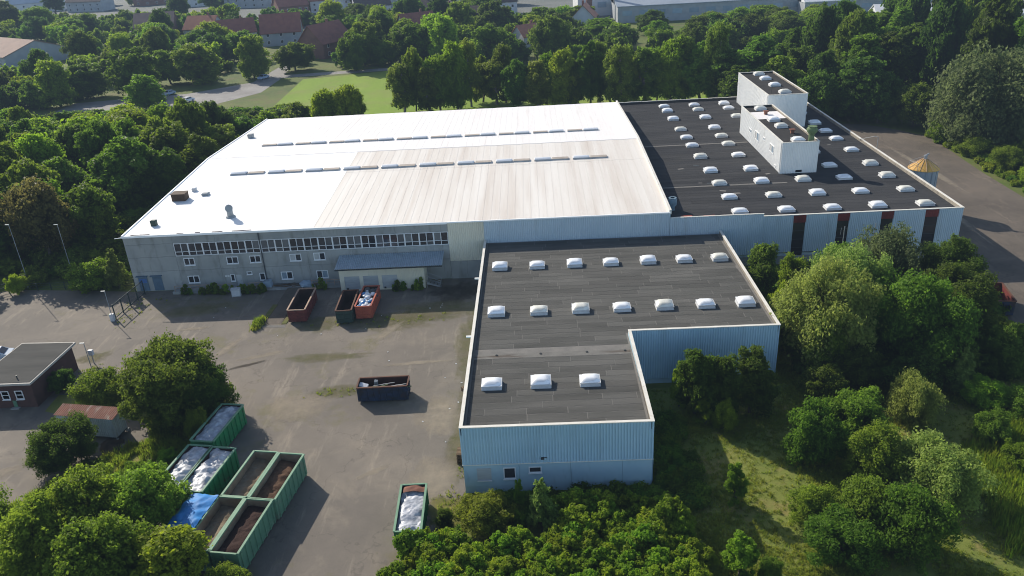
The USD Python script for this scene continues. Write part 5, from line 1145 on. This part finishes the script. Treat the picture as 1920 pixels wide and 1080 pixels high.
# single plants that can be told apart
for kind, x, y, H, Wd, lab, cat in [
    ('willow', 36.8, 20.0, 11.0, 10.0, 'large pale green willow right of the wing, sunlit front one', 'tree'),
    ('willow', 41.2, 25.6, 10.2, 9.5, 'pale willow behind and right of the front willow', 'tree'),
    ('near_mid', 46.0, 19.0, 9.6, 10.5, 'big dark tree right of the front willow', 'tree'),
    ('near_oak', 51.2, 23.2, 8.6, 9.6, 'dark round tree beside the right road and the hidden skip', 'tree'),
    ('willow_grey', 48.0, 32.0, 9.4, 9.5, 'greyish willow below the tall window strips', 'tree'),
    ('near_oak', 55.2, 32.0, 8.2, 8.0, 'dark tree at the right corner of the dark hall', 'tree'),
    ('near_mid', 42.6, 33.0, 7.6, 6.0, 'green tree right below the first window strip', 'tree'),
    ('fresh_tree', 35.9, 16.6, 7.6, 4.4, 'narrow bright green tree in front of the large willow', 'tree'),
    ('dark_tree', 33.6, 32.2, 8.4, 4.4, 'shaded dark tree in the corner between wing and dark hall', 'tree'),
    ('fresh_tree', 37.6, 34.4, 6.0, 3.8, 'drooping young tree between the dark corner tree and the willows', 'tree'),
    ('shrub_light', 34.2, 25.6, 6.0, 4.0, 'light green bush squeezed against the right wall of the wing', 'bush'),
    ('shrub_dark', 34.4, 12.6, 3.6, 4.4, 'low shaded bush at the foot of the front willow', 'bush'),
    ('shrub_dark', 43.5, 12.6, 4.2, 6.0, 'dark bush below the big dark tree', 'bush'), ('shrub_dark', 48.5, 17.6, 4.6, 6.0, 'shaded bush under the dark trees by the right road', 'bush'), ('shrub_dark', 38.6, 14.2, 4.6, 4.6, 'shaded bush right of the narrow bright tree', 'bush'),
    ('dark_tree', 21.6, 10.6, 7.0, 4.0, 'left dark shrub against the blue wall in the wing corner', 'bush'), ('dark_tree', 24.1, 10.0, 6.6, 4.0, 'middle dark shrub against the blue wall', 'bush'), ('dark_tree', 26.9, 10.6, 6.9, 4.0, 'right dark shrub against the blue wall below the roof corner', 'bush'),
    ('sapling', 20.3, 12.0, 4.4, 1.9, 'bright sapling at the left of the dark wall shrubs', 'tree'), ('sapling', 22.3, 9.0, 2.9, 1.8, 'small sapling before the dark wall shrubs', 'tree'), ('shrub_light', 23.8, 7.9, 3.2, 2.2, 'bright little bush on the shaded grass before the wall shrubs', 'bush'),
    ('shrub', 30.2, 2.8, 5.6, 4.8, 'green bush at the left end of the meadow clump', 'bush'), ('shrub', 35.3, 6.2, 4.8, 6.0, 'green bush at the rear of the meadow clump', 'bush'), ('shrub', 34.4, 0.2, 4.9, 5.0, 'green bush in the middle of the meadow clump', 'bush'),
    ('willow_shrub', 38.8, -2.2, 5.0, 6.6, 'rounded greyish bush casting a round shadow at right', 'bush'), ('shrub', 31.2, -6.2, 4.8, 4.8, 'front left bush of the lower clump', 'bush'), ('shrub', 33.6, -8.4, 5.8, 5.2, 'largest front bush of the lower clump with pale top', 'bush'),
    ('shrub', 28.0, -4.8, 3.3, 3.5, 'small bush at the left of the lower clump', 'bush'), ('shrub', 28.8, -8.7, 3.8, 5.0, 'round low bush at the bottom of the meadow', 'bush'),
    ('sapling', 20.8, -10.3, 3.9, 2.7, 'bright leafy sapling at the bottom beside the shadow edge', 'tree'), ('sapling', 22.3, -2.4, 3.9, 2.0, 'sapling on the shadow edge in the middle of the meadow', 'tree'), ('shrub', 22.9, -10.8, 2.1, 2.0, 'low bush right of the bottom sapling', 'bush'),
    ('cone_pale', 48.0, 13.0, 4.8, 2.9, 'pale conical shrub at the right below the dark trees', 'shrub'), ('shrub_dark', 53.4, 15.8, 5.6, 4.9, 'round dark bush at the right picture edge below the road', 'bush'), ('willow_shrub', 41.4, 8.2, 4.8, 4.7, 'grey green bush between the clumps and the conical shrub', 'bush'),
    ('shrub_light', 49.2, 10.6, 2.6, 4.4, 'low yellow green bush below the conical shrub', 'bush'), ('shrub', 46.8, 5.0, 2.8, 3.6, 'low green bush right of the rounded greyish bush', 'bush'), ('shrub', 52.0, 8.4, 2.8, 4.4, 'green bush at the right edge in the tall weeds', 'bush'), ('shrub_light', 47.6, 1.2, 2.2, 3.2, 'low bush in the yellow weeds at the right edge', 'bush'),
    ('yellow_tree', 2.0, -4.7, 3.3, 4.4, 'bright yellow green bush at the front left corner of the wing', 'bush'), ('cone_pale', 6.5, -4.9, 5.2, 2.7, 'pale silvery cone shaped willow before the wing wall', 'shrub'), ('sapling', 4.7, -2.6, 3.3, 1.0, 'thin sapling between the yellow bush and the silvery cone', 'tree'), ('shrub_dark', -1.4, -4.2, 1.9, 1.6, 'dark bush beside the bottom green skip', 'bush'),
    ('dense_bush', -30.2, 13.4, 8.2, 9.4, 'very large dense dark bush beside the green skips', 'bush'), ('dense_bush', -27.4, 13.4, 5.6, 5.6, 'lower right shoulder of the large dark bush', 'bush'), ('shrub_yellow', -39.4, 16.4, 3.8, 5.2, 'feathery yellow green bush left of the large dark bush', 'bush'), ('shrub_yellow', -36.4, 16.6, 3.4, 4.0, 'smaller yellow green bush tucked behind the yellow one', 'bush'),
    ('dense_bush', -38.2, 6.1, 4.3, 5.6, 'round dark tree before the rusty roofed wagon', 'tree'), ('shrub_dark', -45.5, 19.3, 2.6, 2.6, 'dark ivy bush on the right wall of the brick hut', 'bush'), ('shrub_yellow', -26.6, 9.4, 3.4, 2.2, 'tall weeds between the dark bush and the rear skip', 'bush'), ('shrub_light', -28.4, 6.0, 1.3, 2.0, 'low weed clump left of the middle skips', 'bush'),
    ('yellow_tree', -25.6, -3.6, 6.4, 6.2, 'yellow green tree behind the blue tarpaulin', 'tree'), ('yellow_tree', -29.9, -5.0, 7.0, 7.0, 'yellow green tree second from the bottom left', 'tree'), ('yellow_tree', -31.8, -8.3, 7.2, 6.6, 'spreading yellow green tree at the bottom left', 'tree'), ('yellow_tree', -26.1, -10.4, 6.8, 7.0, 'yellow green tree at the bottom edge left of the skips', 'tree'), ('lime', -20.9, -10.2, 5.4, 5.2, 'green tree in front of the tarpaulin skip', 'tree'), ('shrub', -16.8, -10.8, 2.6, 3.6, 'green bush below the black soil skip', 'bush'), ('near_mid', -36.4, -6.8, 6.0, 5.6, 'darker tree at the bottom left corner', 'tree'), ('shrub_light', -30.2, 3.2, 2.0, 2.6, 'light bush on the grass island below the earth heap', 'bush'), ('shrub_yellow', -33.4, 1.4, 2.4, 2.6, 'yellow bush left on the grass island', 'bush'),
    ('shrub_light', -55.2, 46.9, 4.0, 6.6, 'light bush left of the hall corner by the lamp post', 'bush'), ('cone_pale', -51.9, 46.4, 6.0, 3.2, 'upright pointed shrub beside the hall corner', 'shrub'), ('shrub_light', -66.4, 46.2, 2.8, 2.6, 'low yellow green bush at the foot of the tall lamp post', 'bush'),
    
    ('willow_grey', 93.0, 97.0, 17.5, 21.0, 'huge grey green willow at the right edge beyond the road', 'tree'),
    ('lime', -39.5, 125.5, 11.0, 7.0, 'light green tree standing alone before the meadow, left one', 'tree'), ('lime', -33.8, 124.0, 12.0, 6.6, 'light green tree standing alone before the meadow, right one', 'tree'), ('cone_pale', -46.6, 122.0, 7.5, 4.6, 'pointed pale shrub behind the back left of the white roof', 'shrub')]:
    plant(kind, x, y, H, Wd, lab, cat)

# wood along the left of the hall
taken = []


def scatter(region, n, dmin, seed, tries=6000):
    rs_ = random.Random(seed); out = []
    x0, y0, x1, y1 = region.bounds
    from shapely.geometry import Point
    for _ in range(tries):
        if len(out) >= n:
            break
        x, y = rs_.uniform(x0, x1), rs_.uniform(y0, y1)
        if region.contains(Point(x, y)) and all((x - a) ** 2 + (y - b) ** 2 > dmin ** 2 for a, b in out):
            out.append((x, y))
    return out


LK = {'oak': ('dark round tree of the left wood', 'dark round trees of the left wood'), 'oak_mid': ('mid green round tree of the left wood', 'mid green trees of the left wood'), 'lime': ('light green upright tree of the left wood', 'light green trees of the left wood'),
      'ash': ('slim mid green tree of the left wood', 'slim trees of the left wood'), 'brownish': ('thin brownish tree of the left wood', 'brownish trees of the left wood')}
NTH = ['first', 'second', 'third', 'fourth', 'fifth', 'sixth', 'seventh', 'eighth', 'ninth', 'tenth', 'eleventh', 'twelfth', 'thirteenth', 'fourteenth', 'fifteenth', 'sixteenth', 'seventeenth', 'eighteenth', 'nineteenth', 'twentieth', 'twenty first', 'twenty second', 'twenty third', 'twenty fourth']
ps = scatter(Polygon([(-54.5, 52), (-72, 49), (-105, 55), (-165, 112), (-160, 136), (-100, 131), (-70, 127), (-54.5, 116)]), 76, 6.3, 3)
for x, y in ps:
    near = x > -61
    kind = pr.choices(['oak', 'oak_mid', 'lime', 'ash', 'brownish'], [3, 3, 3.4, 2, .6])[0]
    H = pr.uniform(10, 14.0) * (.82 if near else 1.0) * (.9 if y < 60 else 1)
    H *= .85 if y > 112 else 1
    where = ('near the yard', 'beside the white roof', 'by the car park')[(y > 72) + (y > 98)] + ', ' + ('next to the hall', 'mid wood', 'by the picture edge')[(x < -66) + (x < -86)]
    plant(kind, x, y, H, pr.uniform(7.5, 11.5), f'{LK[kind][0]} {where}', 'tree', f'{LK[kind][1]} {where}')
for i, (x, y) in enumerate(sorted([(-50.8, 118), (-57, 121), (-44, 118), (-54, 128), (-28.0, 119), (-49, 135)])):
    plant(['oak_mid', 'lime', 'oak'][i % 3], x, y, pr.uniform(6, 7.5), pr.uniform(6, 8), f'{NTH[i]} bushy tree from the left just behind the back edge of the white roof', 'tree', 'bushy trees behind the white roof')
# the row of birches behind the white roof
for i in range(24):
    x = -26 + i * 3.4 + pr.uniform(-.8, .8); y = 150 + pr.uniform(-4, 5) - i * .25
    y += pr.uniform(-3, 4)
    plant(['birch', 'ash', 'birch', 'lime', 'birch', 'oak_mid'][(i * 5 + i // 4) % 6], x, y, pr.uniform(9.5, 16.5) + i * .12, pr.uniform(5.5, 9.5), f'{NTH[i]} tree from the left in the row of birches behind the white roof', 'tree', 'birch row behind the white roof')
# tall wood at the right
RK = {'poplar': ('tall dark tree of the right wood', 'tall dark trees of the right wood'), 'tall_mid': ('tall green tree of the right wood', 'tall mid green trees of the right wood'), 'oak': ('round dark tree of the right wood', 'round dark trees of the right wood')}
ps = scatter(Polygon([(52, 128), (66, 122), (84, 119), (99, 121), (112, 112), (150, 105), (185, 150), (175, 205), (120, 196), (90, 172), (52, 150)]), 64, 7.0, 8)
for x, y in ps:
    kind = pr.choices(['poplar', 'tall_mid', 'oak'], [3, 3, 2])[0]
    H = pr.uniform(19, 27) if x > 104 else pr.uniform(15, 20) if x > 80 else pr.uniform(10, 15)
    where = ('in front rank ', 'in rear rank ')[y > 150] + ('behind the rooftop tower', 'above the end of the road', 'above the huge willow', 'at the right picture edge')[(x > 78) + (x > 105) + (x > 138)]
    plant(kind, x, y, H, pr.uniform(8.5, 12), f'{RK[kind][0]} {where}', 'tree', f'{RK[kind][1]} {where}')
for i, (x, y) in enumerate([(70, 121.5), (76, 119.5), (81, 116.5), (86.5, 112)]):
    plant('oak', x, y, pr.uniform(8, 11), 9, NTH[i] + ' from the left of the dark overhanging trees closing off the right road', 'tree', 'dark trees closing off the right road')
# hedge and bushes along the right road
for i, (x, y) in enumerate(sorted([(88, 101), (90, 96), (88.5, 90), (92, 86), (89, 81), (93.5, 79), (90, 74), (96, 84), (97, 76), (91.5, 68), (98, 69), (103, 80), (95, 62), (102, 64)], key=lambda q: -q[1])):
    plant('shrub' if i % 3 else 'shrub_light', x, y, pr.uniform(2.4, 4.4), pr.uniform(5, 7.5), f'{NTH[i]} bush counted from the far end of the hedge along the right road', 'bush', 'bushes along the right road')
# trees of the village
FK = {'oak': 'dark round tree', 'oak_mid': 'mid green round tree', 'lime': 'light green upright tree', 'poplar': 'tall dark narrow tree'}
ps = scatter(Polygon([(-190, 178), (-138, 170), (-110, 196), (-92, 205), (-86, 232), (-105, 300), (-125, 330), (-215, 372), (-300, 400), (-330, 330), (-260, 262), (-195, 250)]), 58, 10, 15)
from shapely.geometry import Point
no_tree = unary_union([Point(-116, 293).buffer(11), Point(-137, 315).buffer(11), Point(-168, 337).buffer(13), Point(-36, 275).buffer(11), Point(-11, 293).buffer(11), Polygon([(-247, 300), (-190, 310), (-168, 270), (-150, 222), (-195, 205), (-215, 240)]), Point(-229, 297).buffer(32), Point(-212, 286).buffer(20), Point(-245, 285).buffer(24), Point(-69, 254).buffer(11), Point(-96, 292).buffer(11), Point(30, 283).buffer(9), Point(6, 248).buffer(9), Polygon([(-72, 200), (-90, 200), (-110, 335), (-88, 335)]), Point(-73, 368).buffer(14), Point(-40, 345).buffer(16), Point(-73, 245).buffer(8), Point(-99, 283).buffer(8), sbox(38, 270, 160, 380)])
ps += scatter(Polygon([(-78, 222), (-30, 219), (5, 212), (60, 205), (75, 250), (40, 290), (0, 320), (-60, 345), (-88, 335)]), 46, 9.5, 16)
ps += scatter(Polygon([(60, 205), (105, 205), (130, 255), (110, 275), (75, 262)]), 12, 8.0, 17)
ps += scatter(Polygon([(-330, 470), (-90, 345), (20, 315), (20, 390), (-330, 640)]), 20, 18, 18)
for x, y in ps:
    if no_tree.contains(Point(x, y)):
        continue
    kind = pr.choices(['oak', 'oak_mid', 'lime', 'poplar'], [4, 4, 1.6, .5])[0]
    H = pr.uniform(9, 15) if kind != 'poplar' else pr.uniform(14, 19)
    where = ('by the brown roofed village hall', 'beyond the far car park', 'beside the village road', 'between meadow and village houses', 'behind the birch row', 'below the far white factory')[(x > -195) + (x > -120) + (x > -80) + (x > -20) + (x > 50)] + (', nearer rank', ', middle rank', ', farthest rank')[(y > 240) + (y > 285)]
    H = min(H, 8.5) if x > 25 and y > 212 else H
    plant(kind, x, y, H, pr.uniform(10, 14), f'{FK[kind]} {where}', 'tree', f'{FK[kind]}s {where}')
for x, y, H, lab in [(-118, 400, 22, 'very tall pale green tree rising at the top left of the village'), (-84, 212, 13, 'dark round tree left of the meadow beside the lane'), (-51.5, 217, 12, 'round tree on the far edge of the meadow'), (-102, 172, 9, 'light green tree at the edge of the far car park')]:
    plant('lime' if 'light' in lab or 'pale' in lab else 'oak_mid', x, y, H, 10, lab)

# uncountable growth: thicket, weeds, grass
def point_field(name, label, protos, pts, scales, cat=None):
    path = numbered('/World', name); pi = UsdGeom.PointInstancer.Define(stage, path)
    rel = []
    for k, (kn, m_, geo) in enumerate(protos):
        q = f'{path}/protos/{kn}'
        usdkit.mesh(stage, q, geo, M[m_]); rel.append(q)
    UsdGeom.Scope.Define(stage, f'{path}/protos')
    pi.CreatePrototypesRel().SetTargets([Sdf.Path(q) for q in rel])
    n = len(pts); g = np.random.default_rng(len(pts))
    pi.CreateProtoIndicesAttr(Vt.IntArray.FromNumpy(g.integers(0, len(protos), n).astype(np.int32)))
    pi.CreatePositionsAttr(Vt.Vec3fArray.FromNumpy(np.asarray(pts, np.float32)))
    a = g.uniform(0, 2 * np.pi, n)
    pi.CreateOrientationsAttr(Vt.QuathArray([Gf.Quath(float(math.cos(t / 2)), 0, 0, float(math.sin(t / 2))) for t in a]))
    pi.CreateScalesAttr(Vt.Vec3fArray.FromNumpy(np.asarray(scales, np.float32)))
    return tag(path, label, cat, None, 'stuff')


def tuft(seed, n, h, spread, lean=.35, w=.03):
    g = np.random.default_rng(seed); v, f = [], []
    for k in range(n):
        x, y = g.normal(size=2) * spread; a = g.uniform(0, 6.28); hh = h * g.uniform(.5, 1.2); l = lean * hh * g.uniform(.2, 1.3)
        dx, dy = math.cos(a), math.sin(a); o = len(v)
        v += [(x - dy * w, y + dx * w, 0), (x + dy * w, y - dx * w, 0), (x + dx * l * .4 + dy * w * .7, y + dy * l * .4 - dx * w * .7, hh * .6), (x + dx * l * .4 - dy * w * .7, y + dy * l * .4 + dx * w * .7, hh * .6), (x + dx * l, y + dy * l, hh)]
        f += [[o, o + 1, o + 2], [o, o + 2, o + 3], [o + 3, o + 2, o + 4]]
    return np.array(v), np.array(f)


gn = np.random.default_rng(77)
def pts_in(poly, n, dens=None):
    x0, y0, x1, y1 = poly.bounds; P = gn.uniform([x0, y0], [x1, y1], (n * 3, 2))
    import shapely
    ok = shapely.contains_xy(poly, P[:, 0], P[:, 1])
    if dens is not None:
        ok &= dens(P) > gn.random(len(P))
    return P[ok][:n]


patch = lambda P: np.clip((meshkit.fbm(np.c_[P * .22, np.zeros(len(P))], 4) - .3) * 2.6, .12, 1)
A_ = pts_in(Polygon([(16.4, -14), (16.4, 15), (30.5, 16), (33, 38), (50, 24), (60, 16), (60, -6), (45, -14)]), 34000, patch)
point_field('meadow_grass_tufts', 'long yellowish grass tufts on the rough meadow right of the wing', [('tuft_a', 'blade', tuft(1, 22, .32, .16)), ('tuft_b', 'blade', tuft(2, 20, .42, .18)), ('tuft_c', 'blade', tuft(3, 26, .25, .2))], np.c_[A_, np.zeros(len(A_))], gn.uniform(.3, .85, (len(A_), 1)) * [1, 1, .8])
A_ = pts_in(Polygon([(44, 4), (60, 14), (62, -4), (50, -12), (41, -9)]), 2600)
point_field('tall_weeds', 'tall yellow green weeds in the right part of the meadow', [('weed_a', 'leaf_yellow', tuft(4, 26, 1.1, .25, .25, .035)), ('weed_b', 'leaf_light', tuft(5, 26, .9, .25, .3, .04))], np.c_[A_, np.zeros(len(A_))], gn.uniform(.5, 1.2, (len(A_), 1)) * [1, 1, 1])
A_ = pts_in(island.intersection(sbox(-44, -14, -22, 13)), 4200, patch)
point_field('island_weeds', 'pale weeds and grass on the island beside the green skips', [('tuft_a', 'blade', tuft(6, 22, .4, .16)), ('weed_b', 'leaf_yellow', tuft(7, 22, .6, .2, .4, .04))], np.c_[A_, np.zeros(len(A_))], gn.uniform(.5, 1.2, (len(A_), 1)) * [1, 1, 1])
A_ = np.vstack([pts_in(Polygon([(-3.4, -7.4), (.2, -4.6), (14, -3.2), (17.4, -5.5), (18.6, -9.5), (17, -14), (-6, -14), (-3.8, -10)]), 430)])
A_ = A_[(np.hypot(A_[:, 0] - 2.0, A_[:, 1] + 5.6) > 2.7) & (np.hypot(A_[:, 0] - 6.5, A_[:, 1] + 5.6) > 1.9)]
sc = gn.uniform(.7, 1.3, (len(A_), 1)) * [1, 1, 1] * np.clip(.55 + .6 * meshkit.fbm(np.c_[A_ * .5, np.zeros(len(A_))], 3), .6, 1.2)[:, None]
br = [(f'bramble_{k}', ['leaf_light', 'leaf_fresh', 'leaf_light', 'leaf_light'][k], crown_mesh(300 + k, 2.7, 2.1, .02, 14, 3000, .13, 'tall' if k % 2 else 'round', 0, .24)[0]) for k in range(4)]
point_field('bramble_thicket', 'sunlit tangle of brambles and young bushes before the wing', br, np.c_[A_, np.zeros(len(A_))], sc)
A_ = np.vstack([pts_in(Polygon([(3, -.6), (15.8, -.6), (16.5, 9), (20, 10), (20, -3), (12, -3.6), (3, -3.4)]), 260)])
point_field('shaded_weeds', 'shaded dark weeds along the foot of the wing wall', [(f'weed_{k}', ['leaf_mid', 'leaf_dark'][k], crown_mesh(320 + k, .9, 1.5, .02, 8, 900, .13, 'round', 0, .25)[0]) for k in range(2)], np.c_[A_, np.zeros(len(A_))], gn.uniform(.6, 1.3, (len(A_), 1)) * [1, 1, 1])
WG = [(f'weed_{k}', ['leaf_mid', 'leaf_light', 'leaf_dark'][k], crown_mesh(350 + k, 1.5 - .3 * k, .8, .02, 7, 420, .15, 'tall', .4, .26)[0]) for k in range(3)]
A_ = np.vstack([gn.normal([-33.0, 42.95], [.55, .22], (16, 2)), gn.normal([-30.6, 42.9], [.45, .2], (9, 2)), gn.normal([-36.5, 43.1], [1.2, .18], (12, 2)), gn.normal([-40, 43.2], [1.6, .15], (8, 2)), gn.normal([-22.5, 43.0], [1.4, .2], (7, 2))])
point_field('dock_weeds', 'ragged dark weeds growing up along the dock railing', WG, np.c_[A_, np.zeros(len(A_))], gn.uniform(.4, 1.25, (len(A_), 1)) * [1, 1, 1])
A_ = np.vstack([gn.normal([-8.8, 41.7], [.4, .25], (11, 2)), gn.normal([-11.0, 41.7], [.9, .2], (9, 2))])
point_field('bay_weeds', 'ragged green weeds at the foot of the loading bay', WG, np.c_[A_, np.zeros(len(A_))], gn.uniform(.35, 1.15, (len(A_), 1)) * [1, 1, 1])
A_ = gn.normal([-28.3, 33.6], [.28, .8], (46, 2))
point_field('ramp_weeds', 'yellow green weed clump at the left side of the dock ramp', [('weed', 'leaf_yellow', tuft(8, 26, .9, .22, .35, .04)), ('tuft', 'blade', tuft(9, 24, .6, .2))], np.c_[A_, np.zeros(len(A_))], gn.uniform(.5, 1.2, (len(A_), 1)) * [1, 1, 1])
A_ = np.vstack([pts_in(Polygon([(-.9, 2), (-.15, 2), (-.15, 42), (-.9, 42)]), 110), gn.normal([-.9, -1.6], [.9, 1.1], (70, 2)), gn.normal([-46.5, 38.5], [1.2, 2.2], (36, 2)), gn.normal([-14.8, 17.0], [1.6, .4], (26, 2)), gn.normal([-44.6, 23.5], [.8, .9], (26, 2)), gn.normal([-12, 33.4], [4, .7], (40, 2))])
point_field('yard_weeds', 'thin dry weeds in cracks and along the edges of the yard', [('tuft_a', 'blade', tuft(10, 16, .3, .14)), ('tuft_b', 'blade', tuft(11, 14, .28, .14))], np.c_[A_, np.zeros(len(A_))], gn.uniform(.3, 1.0, (len(A_), 1)) * [1, 1, 1])
A_ = pts_in(Polygon([(86, 104), (99, 112), (112, 90), (110, 62), (95, 52), (86, 64), (85.4, 80), (86.5, 92)]), 900)
point_field('roadside_growth', 'low green growth along the far side of the right road', [(f'weed_{k}', ['leaf_light', 'leaf_mid', 'leaf_yellow'][k], crown_mesh(330 + k, 1.0, 2.0, .02, 8, 700, .24, 'round', 0, .25)[0]) for k in range(3)], np.c_[A_, np.zeros(len(A_))], gn.uniform(.5, 1.2, (len(A_), 1)) * [1, 1, 1])
A_ = np.vstack([pts_in(Polygon([(-53, 46.6), (-66, 48.5), (-110, 55), (-160, 118), (-150, 165), (-53, 160)]), 1500), pts_in(Polygon([(52, 122), (100, 121), (185, 105), (185, 205), (52, 160)]), 1200), pts_in(Polygon([(-52, 114), (24, 114), (24, 128), (-52, 140)]), 260), pts_in(Polygon([(33, 17), (58, 14), (60, 34), (54, 40), (33, 43)]), 160)])
point_field('woodland_undergrowth', 'dark undergrowth between the tree trunks of the woods', [(f'scrub_{k}', ['leaf_dark', 'leaf_mid'][k], crown_mesh(340 + k, 1.9, 3.6, .02, 10, 700, .4, 'round', 0, .25)[0]) for k in range(2)], np.c_[A_, np.zeros(len(A_))], gn.uniform(.5, 1.3, (len(A_), 1)) * [1, 1, 1])
import shapely
far = Polygon([(-340, 330), (-190, 178), (-140, 172), (-132, 190), (-100, 196), (-85, 212), (-40, 222), (60, 206), (140, 205), (200, 260), (120, 300), (40, 305), (-80, 350), (-330, 470)]).difference(no_tree).difference(sbox(36, 246, 170, 400))
A_ = pts_in(far, 680)
A_ = A_[[i for i in range(len(A_)) if all((A_[i, 0] - x) ** 2 + (A_[i, 1] - y) ** 2 > 16 for x, y in ps)]]
point_field('far_hedges_and_trees', 'soft mass of hedges and small trees between the far village houses', [(f'far_{k}', ['leaf_dark', 'leaf_mid', 'leaf_light', 'leaf_mid'][k], crown_mesh(360 + k, 7.0, 8.5, .1, 16, 2600, .6, 'round', 0, .24)[0]) for k in range(4)], np.c_[A_, np.zeros(len(A_))], gn.uniform(.45, 1.25, (len(A_), 1)) * [1, 1, 1])
# haze over the far village
usdkit.material(stage, '/World/Looks/haze', {'v': ('principled_volume', {'color': (.55, .74, 1.0), 'density': .00016, 'anisotropy': 0.0})}, volume='v.volume')
M['haze'] = UsdShade.Material.Get(stage, '/World/Looks/haze')
tag(put('/World', 'haze', MB().box(-2700, 2700, -500, 3100, -1.5, 62), 'haze'), 'thin bluish haze in the air over the far village', None, None, 'stuff')
